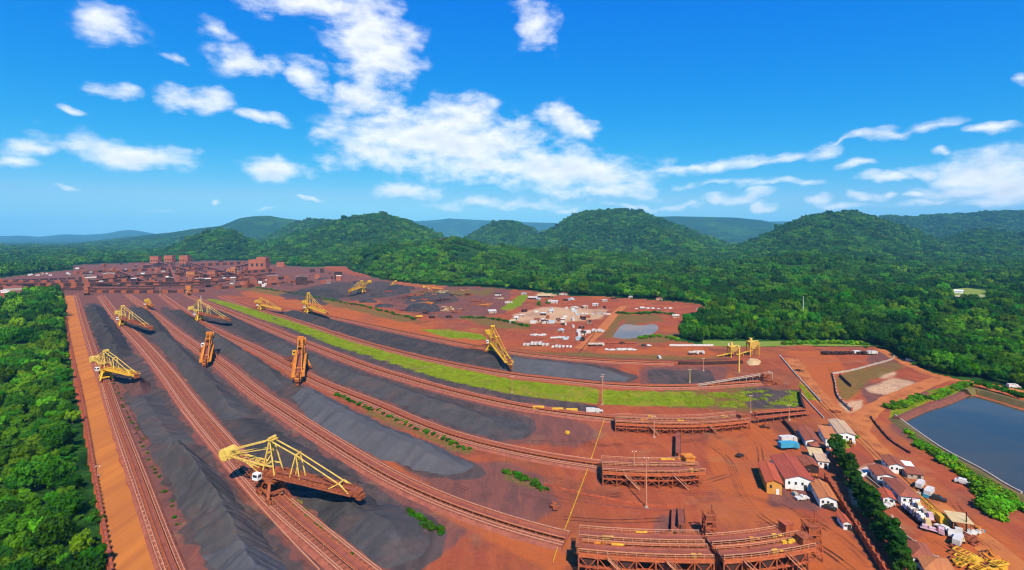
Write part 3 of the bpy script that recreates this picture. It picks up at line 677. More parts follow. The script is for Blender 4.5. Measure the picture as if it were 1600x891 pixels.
# ------------------------------------------------------------------ trees
def crown_mesh(name, m, seed, R=5.5, H=7.0, base=3.0, nb=22, nl=1700, leaf=.62, conical=0.0):
    """crown of leaf clumps: blobs over a dome, each covered in leaf-sized faces"""
    r = np.random.default_rng(seed); C = []
    for k in range(nb):
        t = r.uniform(0, 2*pi); v = (k + .5) / nb; rad = R * (.25 + .62 * math.sqrt(r.uniform(.1, 1))) * (1 - conical * v); zz = base + H * (.22 + .62 * v) * r.uniform(.8, 1.12)
        dome = math.sqrt(max(.05, 1 - (.9 * rad / R) ** 2)) if not conical else 1
        C.append((rad * cos(t), rad * sin(t), min(zz, base + H * (.35 + .55 * dome)), R * r.uniform(.22, .40) * (1 - .4 * conical * v)))
    C.append((0, 0, base + H * .55, R * .45)); C = np.array(C)
    V, Fs, mi = [], [], 0
    oc = np.array([(1,0,0),(-1,0,0),(0,1,0),(0,-1,0),(0,0,1),(0,0,-1)], float); of = [(0,2,4),(2,1,4),(1,3,4),(3,0,4),(2,0,5),(1,2,5),(3,1,5),(0,3,5)]
    tri = []
    for c in C:
        b = len(V); V.extend((c[:3] + oc * c[3] * .80).tolist()); tri += [(a+b, d+b, e+b) for a, d, e in of]
    n = nl; k = r.choice(len(C), n, p=C[:,3]**2 / (C[:,3]**2).sum()); d = r.normal(size=(n, 3)); d[:,2] = d[:,2] * .9 + .25; d /= np.linalg.norm(d, axis=1)[:,None]
    pos = C[k,:3] + d * C[k,3][:,None] * r.uniform(.82, 1.16, n)[:,None]
    nn = d + r.normal(size=(n,3)) * .45; nn /= np.linalg.norm(nn, axis=1)[:,None]
    e1 = np.cross(nn, r.normal(size=(n,3))); e1 /= np.linalg.norm(e1, axis=1)[:,None]; e2 = np.cross(nn, e1)
    s = leaf * r.uniform(.55, 1.3, n)[:,None]
    b = len(V); Q = np.stack([pos - e1*s, pos - e2*s*.6, pos + e1*s, pos + e2*s*.6], 1).reshape(-1, 3)
    V = np.concatenate([np.array(V), Q]); a = b + 4 * np.arange(n)
    T = np.concatenate([np.array(tri), np.stack([a, a+1, a+2], -1), np.stack([a, a+2, a+3], -1)])
    return np_mesh(name, V, T, m)
def trunk_mesh(name, h, r0, seed, limbs=4, R=3.0):
    mb = MB(); q = random.Random(seed); mb.cyl((0,0,-.3), (0,0,h*.55), r0, 7, r2=r0*.7); mb.cyl((0,0,h*.55), (.2,.1,h), r0*.7, 6, r2=r0*.3)
    for i in range(limbs):
        t = 2*pi*i/limbs + q.uniform(-.4,.4); mb.cyl((0,0,h*q.uniform(.4,.6)), (R*cos(t), R*sin(t), h*q.uniform(.85,1.1)), r0*.4, 5, r2=r0*.12)
    me_o = mb.build(name, M_['bark']); me = me_o.data; bpy.data.objects.remove(me_o); return me
NEAR = []
for i in range(7):
    m = M_['leafB'] if i in (1, 4) else M_['leafA']; R = [5.2,4.6,6.2,5.6,4.2,6.6,5.0][i]
    NEAR.append((crown_mesh('crown', m, 100+i, R, [6.5,6,8,7.5,5.5,8.5,9][i], 2.6, [20,18,26,22,16,28,22][i], [1700,1500,2200,1900,1300,2400,1900][i], .60), trunk_mesh('trunk', 6.0, .32, i, 4, R*.5)))
ROWT = [(crown_mesh('crown', M_['leafC'], 200+i, 3.6, 13.5, 1.6, 30, 1900, .58, conical=.62), trunk_mesh('trunk', 11, .28, 20+i, 6, 1.6)) for i in range(4)]
SHR = [crown_mesh('shrub_foliage', M_['leafB'], 300+i, 2.2, 2.2, -.3, 9, 520, .42) for i in range(4)]
SHRD = [crown_mesh('shrub_foliage', M_['leafA'], 310+i, 2.2, 2.2, -.3, 9, 420, .42) for i in range(3)]
PROTO = bpy.data.collections.new('forest_sources'); MIDP = bpy.data.collections.new('far_forest_sources'); TUFTP = bpy.data.collections.new('grass_sources')
NDARK = [crown_mesh('crown', M_['leafC'], 500+i, 5.2, 7.0, 2.4, 20, 1600, .62) for i in range(3)]
for i, cm in enumerate([NEAR[k][0] for k in (1,4,0,2,3,5,6)] + NDARK): PROTO.objects.link(bpy.data.objects.new('near_crown_%d' % i, cm))
for i in range(6):
    m = [M_['leafA'], M_['leafF'], M_['leafF'], M_['leafF'], M_['leafG'], M_['leafG']][i]
    MIDP.objects.link(bpy.data.objects.new('far_crown_%d' % i, crown_mesh('far_crown', m, 400+i, 5.6, 7.5, 1.0, 13, 330, 1.15)))
def tuft_mesh(seed):
    r = np.random.default_rng(seed); n = 46; x = r.normal(0, .9, (n, 2)); h = r.uniform(.35, .95, n); a = r.uniform(0, 2*pi, n); w = .16; V = []; T = []
    for i in range(n):
        b = len(V); dx, dy = cos(a[i])*w, sin(a[i])*w; lean = r.normal(0, .3, 2)
        V += [(x[i,0]-dx, x[i,1]-dy, 0), (x[i,0]+dx, x[i,1]+dy, 0), (x[i,0]+lean[0], x[i,1]+lean[1], h[i])]; T.append((b, b+1, b+2))
    return np_mesh('grass_tuft', np.array(V), np.array(T), M_['grass'])
for i in range(3): TUFTP.objects.link(bpy.data.objects.new('grass_tuft_%d' % i, tuft_mesh(i)))

def scatter_object(name, label, cat, pts, scl, coll, pick=None):
    """uncountable mass: one object whose geometry nodes set a source mesh on each point"""
    n = len(pts); me = bpy.data.meshes.new(name); me.vertices.add(n); me.vertices.foreach_set('co', np.ascontiguousarray(pts, np.float32).ravel())
    at = me.attributes.new('scl', 'FLOAT_VECTOR', 'POINT'); at.data.foreach_set('vector', np.ascontiguousarray(scl, np.float32).ravel())
    at = me.attributes.new('rot', 'FLOAT', 'POINT'); at.data.foreach_set('value', RNG.uniform(0, 6.28, n).astype(np.float32))
    at = me.attributes.new('pick', 'INT', 'POINT'); at.data.foreach_set('value', (RNG.integers(0, len(coll.objects), n) if pick is None else np.clip(pick*len(coll.objects), 0, len(coll.objects)-1)).astype(np.int32))
    o = mkobj(name, me); tag(o, label, cat, kind='stuff')
    g = bpy.data.node_groups.new(name, 'GeometryNodeTree'); g.interface.new_socket('Geometry', in_out='INPUT', socket_type='NodeSocketGeometry'); g.interface.new_socket('Geometry', in_out='OUTPUT', socket_type='NodeSocketGeometry')
    N = g.nodes; L = g.links.new; gi = N.new('NodeGroupInput'); go = N.new('NodeGroupOutput'); ip = N.new('GeometryNodeInstanceOnPoints')
    ci = N.new('GeometryNodeCollectionInfo'); ci.inputs['Collection'].default_value = coll; ci.inputs['Separate Children'].default_value = True; ci.inputs['Reset Children'].default_value = True
    def attr(nm, t):
        a = N.new('GeometryNodeInputNamedAttribute'); a.data_type = t; a.inputs['Name'].default_value = nm; return a.outputs['Attribute']
    cx = N.new('ShaderNodeCombineXYZ'); L(attr('rot', 'FLOAT'), cx.inputs[2])
    L(gi.outputs[0], ip.inputs['Points']); L(ci.outputs[0], ip.inputs['Instance']); ip.inputs['Pick Instance'].default_value = True
    L(attr('pick', 'INT'), ip.inputs['Instance Index']); L(cx.outputs[0], ip.inputs['Rotation']); L(attr('scl', 'FLOAT_VECTOR'), ip.inputs['Scale'])
    L(ip.outputs[0], go.inputs[0]); md = o.modifiers.new('scatter', 'NODES'); md.node_group = g
    return o

def mine_dilated(x, y, d):
    c = np.zeros(x.shape, bool)
    for dx, dy in ((0,0),(d,0),(-d,0),(0,d*.3),(0,-d*.3)): c |= inpoly(x+dx, y+dy, MINE)
    return c
def build_forest():
    allp = []
    bands = [(95, 520, 5.6), (520, 1100, 7.4), (1100, 2300, 10.5), (2300, 5200, 13.5)]
    for (d0, d1, cell) in bands:
        ny = int((d1-d0)/cell); Yg = d0 + (np.arange(ny)+.5)*cell; pts = []
        for yy in Yg:
            w = yy * 1.12 + 40; nx = int(2*w/cell); xs = -w + (np.arange(nx)+.5)*cell
            pts.append(np.stack([xs, np.full(nx, yy)], -1))
        p = np.concatenate(pts); p += RNG.uniform(-.48, .48, p.shape) * cell
        px = 800 + 800*p[:,0]/p[:,1]; py = HOR + F*CAM_H/p[:,1]
        mg = np.maximum(1.5, (py-HOR)/100*np.where(px < 300, 3.4, 1.8))
        keep = np.ones(len(p), bool)
        for dx in (-1, 0, 1):
            for dy in (-.35, 0, .35): keep &= ~inpoly(px + dx*mg, py + dy*mg, MINE)
        for c in CLEAR: keep &= ~inpoly(px, py, c)
        dens = fbm(p[:,0]/70, p[:,1]/70, 3, 3); far = p[:,1] > 700
        keep &= ~(far & (dens < .36)); keep &= RNG.uniform(0, 1, len(p)) > .05
        # thin belt of scrub beside the haul road
        scrub = inpoly(px, py, [(120,640),(128,640),(165,880),(130,860),(110,740),(98,700)]); keep &= ~(scrub & (RNG.uniform(0,1,len(p)) > .35))
        p = p[keep]; z = height(p[:,0], p[:,1]); z = np.where(p[:,1] < 600, 0, z)
        if d0 >= 1100:
            e = 15.0; zx = height(p[:,0]*(1+e/p[:,1]), p[:,1]+e); fac = (zx - z)/e > (z - CAM_H)/p[:,1] - .03
            ok = fac & (np.abs(p[:,0]) < p[:,1]*1.06); p, z = p[ok], z[ok]
        patch = fbm(p[:,0]/160, p[:,1]/160, 3, 77)
        s = cell/8.2 * np.clip(np.exp(RNG.normal(0, .24, len(p))), .55, 1.6) * np.interp(patch, [.3,.7], [.78, 1.2])
        s = np.where((RNG.uniform(0, 1, len(s)) < .04) & (p[:,1] > 330), s*1.5, s)      # a few emergent crowns
        allp.append((p, z, s))
    # the largest ones in the photo stand as trees of their own
    p, z, s = allp[0]; px = 800+800*p[:,0]/p[:,1]; py = HOR+F*CAM_H/p[:,1]
    vis = (px > -12) & (px < 1612) & (py < 905); left = vis & (px < 300); right = vis & (px > 900)
    order = np.argsort(p[:,1]); sel = [i for i in order if left[i]][:195] + [i for i in order if right[i]][:105]
    for i in sel:
        lf = px[i] < 300; k = random.randrange(len(NEAR))
        o = thing('broadleaf_tree', 'broadleaf tree in the dense wood left of the orange haul road' if lf else 'broadleaf tree at the wood edge above the road by the reservoir', 'tree', (p[i,0], p[i,1], 0), random.uniform(0, 6.28), 'trees of the left wood' if lf else 'trees of the right wood')
        q = s[i]; o.scale = (q*random.uniform(.9,1.1), q*random.uniform(.9,1.1), q*random.uniform(.75,1.35))
        mkobj('trunk', NEAR[k][1], o); mkobj('crown', NEAR[k][0], o)
    rest = np.ones(len(p), bool); rest[sel] = False
    def pack(p, z, s): return np.column_stack([p, z-.3]), np.column_stack([s*RNG.uniform(.9,1.1,len(s)), s*RNG.uniform(.9,1.1,len(s)), s*RNG.uniform(.75,1.45,len(s))])
    def pk(p):                                                   # stands of one kind: light, middle and dark green run together
        t = fbm(p[:,0]/55, p[:,1]/90, 4, 55); t = (t - .34) / .40 + RNG.normal(0, .22, len(p)) - np.interp(p[:,1], [900,2500], [0,.18]); return 1 - np.clip(t, 0, .999)
    a, b = pack(p[rest], z[rest], s[rest]); scatter_object('near_forest', 'deep green wood beyond the nearest trees', 'forest', a, b, PROTO, pk(p[rest]))
    a, b = pack(*allp[1]); scatter_object('mid_forest', 'unbroken green wood round the far edge of the yard', 'forest', a, b, PROTO, pk(allp[1][0]))
    P3 = [np.concatenate([allp[2][k], allp[3][k]]) for k in range(3)]
    a, b = pack(*P3); b[:,2] *= .85; scatter_object('hill_forest', 'hazy forest covering the distant plain and hills', 'forest', a, b, MIDP, pk(P3[0]))
    return sum(len(q[0]) for q in allp)
print('trees', build_forest())

# grass on the green strips and verges
def build_grass():
    G = [[(325,468),(405,486),(475,509),(550,535),(650,563),(800,594),(932,608),(932,631),(880,626),(800,616),(700,595),(600,565),(520,539),(460,515),(400,495)],
         [(942,611),(1120,614),(1245,609),(1246,636),(1100,637),(942,631)],[(454,780),(466,784),(560,872),(600,912),(582,914),(520,862)],[(657,515),(750,523),(762,531),(700,527)],
         [(782,484),(812,462),(826,461),(812,478)],[(1388,634),(1440,618),(1458,622),(1400,653)],[(1448,613),(1510,597),(1522,602),(1470,628)],
         [(1388,650),(1475,704),(1540,744),(1600,784),(1592,796),(1520,758),(1440,698)],[(1247,597),(1284,625),(1264,625)]]
    out = []
    for g in G:
        w = [P(*q) for q in g]; x0, x1 = min(v.x for v in w), max(v.x for v in w); y0, y1 = min(v.y for v in w), max(v.y for v in w)
        n = int((x1-x0)*(y1-y0)/2.6); p = np.column_stack([RNG.uniform(x0,x1,n), RNG.uniform(y0,y1,n)])
        px = 800+800*p[:,0]/p[:,1]; py = HOR+F*CAM_H/p[:,1]; k = inpoly(px, py, g) & (fbm(p[:,0]/9, p[:,1]/9, 3, 31) > np.where(px > 935, .46, .38) + np.where((px > 1080) & (px < 1260), .06, 0))
        out.append(p[k])
    p = np.concatenate(out); s = RNG.uniform(.45, 1.0, len(p)) * np.interp(p[:,1], [150, 500], [.9, 1.4])
    scatter_object('strip_grass', 'bright green grass on the strips between the tracks', 'grass', np.column_stack([p, np.full(len(p), .06)]), np.column_stack([s*1.3, s*1.3, s*.55]), TUFTP)
    return len(p)
print('tufts', build_grass())

# conifer-like row beside the camp and shrubs on the banks
ROW = [(1306,716),(1312,727),(1317,738),(1325,748),(1331,760),(1338,772),(1346,785),(1352,797),(1360,808),(1366,821),(1374,833),(1381,846),(1389,858),(1397,872),(1405,887),(1414,903)]
for i, q in enumerate(ROW):
    o = thing('row_tree', 'tall dark tree in the row beside the walled camp, %s from the sheds' % ['first','second','third','fourth','fifth','sixth','seventh','eighth','ninth','tenth','eleventh','twelfth','thirteenth','fourteenth','fifteenth','sixteenth'][i], 'tree', P(*q), random.uniform(0, 6), 'dark tree row by the camp')
    s = random.uniform(.72, 1.0); o.scale = (s*1.15, s*1.15, s*.85); k = i % 4; mkobj('trunk', ROWT[k][1], o); mkobj('crown', ROWT[k][0], o)
def shrubs(px, n, spread, smin, smax, label, group, proto=None, z=.3):
    w = wpath(px, 0, 1.0)
    for i in range(n):
        p = w[min(len(w)-1, int((i + random.random()) / n * len(w)))]
        q = random.choice(proto or SHR); o = mkobj('shrub', q, None, (p.x + random.uniform(-spread, spread), p.y + random.uniform(-spread, spread), z), random.uniform(0, 6))
        s = random.uniform(smin, smax); o.scale = (s, s, s*.8); tag(o, label, 'shrub', group)
shrubs([(1392,640),(1412,634),(1440,622)], 20, 1.5, .8, 1.5, 'bright green shrub on the bank by the left corner of the reservoir', 'shrubs at the reservoir corner')
shrubs([(1458,626),(1484,612),(1508,602),(1530,602)], 26, 1.6, .8, 1.5, 'bright green shrub on the far bank of the reservoir', 'shrubs on the far reservoir bank')
shrubs([(1418,674),(1438,694),(1462,706)], 10, 1.2, .6, 1.1, 'low green shrub at the upper end of the long reservoir dike', 'upper dike shrubs')
shrubs([(1440,698),(1480,722),(1512,744),(1540,762)], 34, 2.0, .9, 1.6, 'bright green shrub along the middle of the long reservoir dike', 'middle dike shrubs')
shrubs([(1540,764),(1556,780),(1560,798),(1552,806)], 16, 2.2, 1.2, 2.2, 'big bright green shrub where the dike bends by the road', 'shrubs at the dike bend')
shrubs([(1560,772),(1590,792),(1640,816)], 14, 1.6, .9, 1.5, 'green shrub on the dike near the right edge', 'shrubs at the right edge of the dike')
shrubs([(1530,606),(1570,618),(1604,630)], 26, 1.4, .8, 1.5, 'dark green shrub hanging over the right bank of the reservoir', 'shrubs on the right bank', SHRD, 2.6)
shrubs([(966,490),(990,491),(1030,490),(1056,492)], 26, 3.5, .9, 1.9, 'olive shrub behind the small pond', 'shrubs behind the pond', SHRD)
shrubs([(1000,530),(1030,526),(1060,532)], 18, 2.5, .8, 1.5, 'yellow-green shrub in front of the small pond', 'shrubs before the pond')
shrubs([(830,464),(836,470),(850,478),(862,462)], 9, 4, .9, 1.8, 'dark shrub among the compound sheds', 'compound shrubs', SHRD)
shrubs([(1318,690),(1330,684),(1340,690)], 8, 1.5, .5, .9, 'green garden shrub beside the tan-roofed house', 'garden shrubs')

shrubs([(1225,538),(1270,537),(1310,537),(1355,540)], 26, 2.0, 1.0, 2.0, 'bright green shrub on the grass verge below the right wood', 'verge shrubs below the right wood')
SCRUBP = bpy.data.collections.new('scrub_sources')
for i, cm in enumerate(SHRD): SCRUBP.objects.link(bpy.data.objects.new('scrub_%d' % i, cm))
def build_scrub():
    pts, sc = [], []
    for px, n, spread, s0, s1 in [([(400,450),(460,459),(520,470),(580,482),(650,500)], 80, 2.5, .7, 1.5),
        ([(722,497),(770,499),(826,511)], 41, 2.5, .8, 1.5),
        ([(522,616),(600,648),(690,686),(734,706)], 64, 1.5, .35, .8),
        ([(636,800),(664,818),(696,838)], 22, 1.2, .4, .8),
        ([(790,738),(826,752),(856,768)], 25, 1.6, .4, .9),
        ([(450,778),(500,826),(560,880)], 48, .9, .25, .5),
        ([(178,600),(202,650),(228,702),(254,760),(286,832)], 40, 1.0, 0.15, 0.4),
        ([(95,700),(112,760),(135,830),(150,880)], 41, 4, .5, 1.0)]:
        w = wpath(px, 0, 1.0)
        for i in range(n):
            p = w[min(len(w)-1, int((i + random.random()) / n * len(w)))]; s = random.uniform(s0, s1)
            pts.append((p.x + random.uniform(-spread, spread), p.y + random.uniform(-spread, spread), .25)); sc.append((s, s, s*.8))
    scatter_object('verge_scrub', 'low olive scrub on the verges beside the tracks', 'scrub', np.array(pts), np.array(sc), SCRUBP)
build_scrub()
# ------------------------------------------------------------------ yard tracks (rails, belt, bed)
TNAME = {1:'first yard track, dark belt beside the orange haul road', 2:'second yard track from the left, carrying the near cream stacker', 3:'third yard track, curving to the front trestle',
 4:'fourth yard track, leading to the middle trestle', 5:'fifth yard track, below the green strip, leading to the rear trestle', 6:'sixth yard track, above the green strip', 7:'faint uppermost yard track above the long dark stockpile'}
def build_track(k, scale=1.0):
    w = wpath(TR[k], 0, 5.0); near = k <= 5
    for _ in range(6):
        w = [w[0]] + [(w[i-1] + w[i]*2 + w[i+1])/4 for i in range(1, len(w)-1)] + [w[-1]]
    o = thing('yard_track', TNAME[k], 'rail track', w[0])
    w = [p - w[0] for p in w]; S = scale
    mb = MB(); sweep(mb, w, [(-6.2*S,.06),(-4.9*S,.75),(4.9*S,.75),(6.2*S,.06)][::-1]); mb.build('track_bed', M_['berm'], o)
    rails = [-4.3,-3.5,3.5,4.3] if k in (2,) else [-4.1,-2.6,2.6,4.1]
    for x in rails:
        mb = MB(); sweep(mb, w, [((x-.17)*S,.92),((x-.17)*S,1.16),((x+.17)*S,1.16),((x+.17)*S,.92)]); mb.build('rail', M_['rail'], o)
    fr = frames(w); mb = MB()
    dist = 0.0
    sp = 2.5 if near else 3.2
    L = 5.0
    for i in range(len(fr)-1):
        p, d, r = fr[i]; n = int(L/sp)
        for q in range(n):
            c = p + d * (q+.5)*sp; mb.beam(c - r*4.8*S + Vector((0,0,.82)), c + r*4.8*S + Vector((0,0,.82)), .55, .22)
    tag(mb.build('sleepers', M_['sleeper'], o), kind='stuff')
    # elevated belt on trestle legs between the rails
    mb = MB(); sweep(mb, w, [(-.95*S,1.95),(-.55*S,1.72),(.55*S,1.72),(.95*S,1.95),(.95*S,1.6),(-.95*S,1.6)]); mb.build('conveyor_belt', M_['belt'], o)
    for x in (-1.25, 1.25):
        mb = MB(); sweep(mb, w, [((x-.16)*S,1.5),((x-.16)*S,2.05),((x+.16)*S,2.05),((x+.16)*S,1.5)]); mb.build('stringer', M_['frame'], o)
    mb = MB()
    for i in range(0, len(fr)-1):
        for q in (0, 2.5):
            p, d, r = fr[i]; c = p + d*q
            for x in (-1.25, 1.25): mb.beam(c + r*x*S + Vector((0,0,.7)), c + r*x*S + Vector((0,0,1.55)), .22, .22)
            mb.beam(c - r*1.5*S + Vector((0,0,1.45)), c + r*1.5*S + Vector((0,0,1.45)), .2, .2)
    tag(mb.build('idler_frames', M_['frame'], o), kind='stuff')
    if k in (2,3):           # walkway with rail posts along one side
        mb = MB(); x = 2.05
        for i in range(0, len(fr)-1):
            p, d, r = fr[i]; c = p + r*x*S; mb.beam(c + Vector((0,0,.75)), c + Vector((0,0,2.3)), .1)
        sweep(mb, w, [((x-.06)*S,2.25),((x-.06)*S,2.37),((x+.06)*S,2.37),((x+.06)*S,2.25)]); tag(mb.build('handrail', M_['rail'], o), kind='stuff')
    return o
for k in TR: build_track(k, {1:.62,6:.85,7:.7}.get(k, 1.0))
# low retaining wall with buttresses left of the haul road, posts between road and belt
def low_wall(name, label, cat, px, h, t, m, post=0, mp=None, group=None, step=4.0):
    w = wpath(px, 0, step); o = thing(name, label, cat, w[0], 0, group); w0 = w[0].copy(); w = [p - w0 for p in w]
    mb = MB(); sweep(mb, w, [(-t/2,.02),(-t/2,h),(t/2,h),(t/2,.02)]); mb.build('wall_body', m, o)
    if post:
        mb = MB(); fr = frames(w)
        for i in range(0, len(fr), post):
            p, d, r = fr[i]; mb.box((p.x, p.y, h*.65+.05), (t*1.7, t*1.7, h*1.3), atan2(d.y, d.x))
        tag(mb.build('posts', mp or m, o), kind='stuff')
    return o
low_wall('retaining_wall', 'dark red retaining wall along the left edge of the haul road', 'wall', [(99,463),(105,510),(117,572),(124,602),(135,662),(149,747),(174,891),(200,1030)], 1.3, .7, M_['rust2'], 1, M_['belt'])
low_wall('retaining_wall', 'rusty post barrier between haul road and first belt', 'wall', [(118,463),(130,510),(149,570),(159,602),(175,662),(203,747),(256,891),(318,1030)], .9, .35, M_['frame'], 1, M_['rail'])
low_wall('cable_duct', 'short pale duct on the verge behind the near stacker', 'duct', [(318,636),(332,652),(346,669)], .5, .5, M_['concrete'])
low_wall('cable_duct', 'thin orange pipe line left of the second track', 'pipe', [(282,640),(330,700),(380,762),(440,830),(500,893)], .5, .35, M_['rail'])

# ------------------------------------------------------------------ stockpiles
def pile(name, label, left, right, H, m, ridge=.5, ends=(.08,.08), seed=0, cat='stockpile', nl=100, group=None, flat=.0, dip=.12, rough=1.0):
    """bank of ore between two base lines (pixels), crest at `ridge` across"""
    l = spline(left, 16); r = spline(right, 16)
    def res(q, n):
        w = [P(v.x, v.y) for v in q]; s = [0]
        for i in range(1, len(w)): s.append(s[-1] + (w[i]-w[i-1]).length)
        t = np.linspace(0, s[-1], n); return np.stack([np.interp(t, s, [getattr(v, a) for v in w]) for a in 'xy'], -1)
    A, B = res(l, nl), res(r, nl); gp = (B-A)/np.maximum(np.linalg.norm(B-A, axis=1), 1)[:,None]; A = A + gp*((fbm(A[:,0]/7, A[:,1]/7, 3, seed+61)-.5)*6)[:,None]; B = B + gp*((fbm(B[:,0]/7, B[:,1]/7, 3, seed+62)-.5)*6)[:,None]; na = 45; s = np.linspace(0, 1, na); V = np.zeros((nl, na, 3))
    V[:,:,:2] = A[:,None,:]*(1-s)[None,:,None] + B[:,None,:]*s[None,:,None]
    W = np.linalg.norm(B - A, axis=1); Hm = np.minimum(H, W*.42)
    t = np.linspace(0, 1, nl); et = np.clip(np.minimum(t/max(ends[0],1e-3), (1-t)/max(ends[1],1e-3)), 0, 1); Hm = Hm * (et*(2-et))
    x, y = V[:,:,0], V[:,:,1]
    Hm = Hm * (1 - dip*2*np.clip(fbm(A[:,0]/22, A[:,1]/22, 3, seed+4) - .42, 0, 1))
    rg = ridge + (fbm(A[:,0]/30, A[:,1]/30, 2, seed) - .5) * .12
    u = np.where(s[None,:] < rg[:,None], s[None,:]/rg[:,None], (1-s[None,:])/(1-rg[:,None])); u = np.clip(u/(1-flat), 0, 1)
    z = Hm[:,None] * (u*.96 + .04*u*u) + (fbm(x/6, y/6, 4, seed+9)-.5) * rough*np.minimum(1.1, Hm[:,None]*.11) * np.minimum(1, u*5) + (fbm(x/1.6, y/1.6, 2, seed+19)-.5)*.22*rough*np.minimum(1, u*4)
    al = np.cumsum(np.r_[0, np.linalg.norm(np.diff(A, axis=0), axis=1)])      # dumped cones side by side, and slumps on the faces
    cone = np.abs(((al + 3*np.sin(al*.11+seed))/7.5) % 2 - 1); z = z * (1 - .08*rough*cone[:,None]*u**.6)
    sl = fbm(x/9+seed, y/9, 3, seed+33); z = np.where(sl > .56, z * (1 - rough*np.minimum(.16, (sl-.56)*1.6)*np.minimum(1, u*2)), z)
    # erosion runnels down the faces
    along = np.cumsum(np.r_[0, np.linalg.norm(np.diff(A, axis=0), axis=1)]); z -= (vnoise(np.repeat(along[:,None], na, 1)/1.8, u*.8+seed, seed)-.5) * .30*rough * u*(1-u)*4*np.minimum(1, Hm[:,None]/5)
    V[:,:,2] = np.maximum(z, 0) + .03; c = V[nl//2, na//2].copy(); c[2] = 0
    i, j = np.meshgrid(np.arange(nl-1), np.arange(na-1), indexing='ij'); a = i*na + j; Fc = np.stack([a, a+1, a+na+1, a+na], -1).reshape(-1, 4)
    me = np_mesh(name, (V - c).reshape(-1, 3), Fc, m, smooth=True)
    o = mkobj(name, me, None, c)
    if np.mean([p.normal.z for p in me.polygons[:200]]) < 0: me.flip_normals()
    return tag(o, label, cat, group)
pile('ore_stockpile', 'dark ridge of ore at the far end of the leftmost bed', [(131,480),(140,505),(156,545),(166,566)], [(160,479),(176,500),(196,532),(208,556)], 9, M_['ore'], .4, (.12,.16), 1)
pile('ore_stockpile', 'small red-brown cone of ore below the left stacker', [(194,600),(200,618),(214,621)], [(214,590),(232,596),(238,610)], 8, M_['ore3'], .5, (.5,.5), 2)
pile('ore_stockpile', 'low dark ore bank between red-brown cone and long near ridge', [(196,618),(215,660),(232,694)], [(248,618),(278,660),(305,694)], 2.6, M_['ore4'], .5, (.25,.2), 3)
pile('ore_stockpile', 'long steep dark ridge of ore in the near left bed', [(236,708),(258,742),(290,805),(318,862),(335,900)], [(306,712),(340,742),(385,800),(430,862),(452,900)], 11, M_['ore4'], .46, (.09,.3), 4, nl=180)
pile('ore_stockpile', 'fresh blue-grey ore heap at the bottom edge of the left bed', [(318,866),(330,905),(352,990),(375,1080)], [(425,858),(450,890),(520,970),(600,1080)], 11.5, M_['ore2'], .42, (.16,.1), 5, rough=.35)
pile('ore_stockpile', 'dark ore ridge behind the second stacker', [(205,480),(222,504),(246,534)], [(232,485),(250,502),(274,528)], 6.5, M_['ore'], .45, (.15,.2), 6)
pile('ore_stockpile', 'long grey ore ridge between second and third track', [(232,520),(262,556),(300,604),(330,640),(352,662)], [(272,530),(312,566),(352,606),(392,640),(416,662)], 8, M_['ore4'], .42, (.08,.3), 7, nl=170)
pile('ore_stockpile', 'flat dark ore bed behind the boom of the near stacker', [(340,652),(375,694),(425,742),(462,772)], [(404,650),(450,684),(520,726),(570,756)], 3.0, M_['ore'], .5, (.3,.2), 8)
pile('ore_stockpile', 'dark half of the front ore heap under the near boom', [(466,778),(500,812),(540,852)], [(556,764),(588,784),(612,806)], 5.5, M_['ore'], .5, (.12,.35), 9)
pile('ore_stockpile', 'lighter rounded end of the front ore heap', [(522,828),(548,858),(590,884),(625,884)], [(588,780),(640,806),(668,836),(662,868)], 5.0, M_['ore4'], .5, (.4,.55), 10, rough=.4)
pile('ore_stockpile', 'dark ore ridge between third and fourth track at the far end', [(262,484),(290,506),(318,530)], [(296,492),(322,512),(348,532)], 6.5, M_['ore'], .45, (.15,.1), 11)
pile('ore_stockpile', 'grey-sided ore ridge left of the orange reclaimer', [(300,514),(340,545),(390,582),(432,612)], [(338,520),(380,546),(430,578),(462,596)], 6.5, M_['ore4'], .45, (.1,.2), 12)
pile('ore_stockpile', 'long blue-grey ore bank with a rounded end in the centre', [(452,620),(498,668),(575,708),(661,736),(720,742)], [(484,612),(540,634),(620,672),(700,706),(742,728)], 6.0, M_['ore2'], .5, (.05,.25), 13, nl=170, flat=.2, rough=.25)
pile('ore_stockpile', 'dark ore ridge between fourth and fifth track at the far end', [(310,484),(350,506),(405,534)], [(346,486),(400,512),(450,534)], 6, M_['ore'], .45, (.12,.15), 14)
pile('ore_stockpile', 'long low dark ore bank between fourth and fifth track', [(410,540),(500,584),(600,624),(700,662),(770,684),(812,686)], [(452,538),(560,582),(660,614),(750,642),(815,658),(832,672)], 5.0, M_['ore4'], .5, (.06,.2), 15, nl=180)
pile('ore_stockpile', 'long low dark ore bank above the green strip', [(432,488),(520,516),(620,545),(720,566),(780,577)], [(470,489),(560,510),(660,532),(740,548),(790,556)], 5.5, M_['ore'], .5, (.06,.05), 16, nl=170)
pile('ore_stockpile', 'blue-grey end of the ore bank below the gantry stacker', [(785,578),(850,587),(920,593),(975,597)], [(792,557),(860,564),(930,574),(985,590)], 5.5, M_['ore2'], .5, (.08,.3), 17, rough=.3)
pile('ore_stockpile', 'black ore heap in the far yard left of the big yellow machine', [(456,462),(480,463),(520,470)], [(470,452),(500,454),(530,466)], 8, M_['ore'], .5, (.3,.4), 18)
pile('ore_stockpile', 'flat-topped black ore heap in front of the big yellow machine', [(490,462),(510,466),(535,471)], [(500,451),(520,453),(540,462)], 7, M_['ore'], .5, (.4,.4), 19)
pile('ore_stockpile', 'black cone of ore right of the big yellow machine', [(602,458),(622,460),(642,458)], [(604,448),(622,446),(640,451)], 10, M_['ore'], .5, (.5,.5), 20)
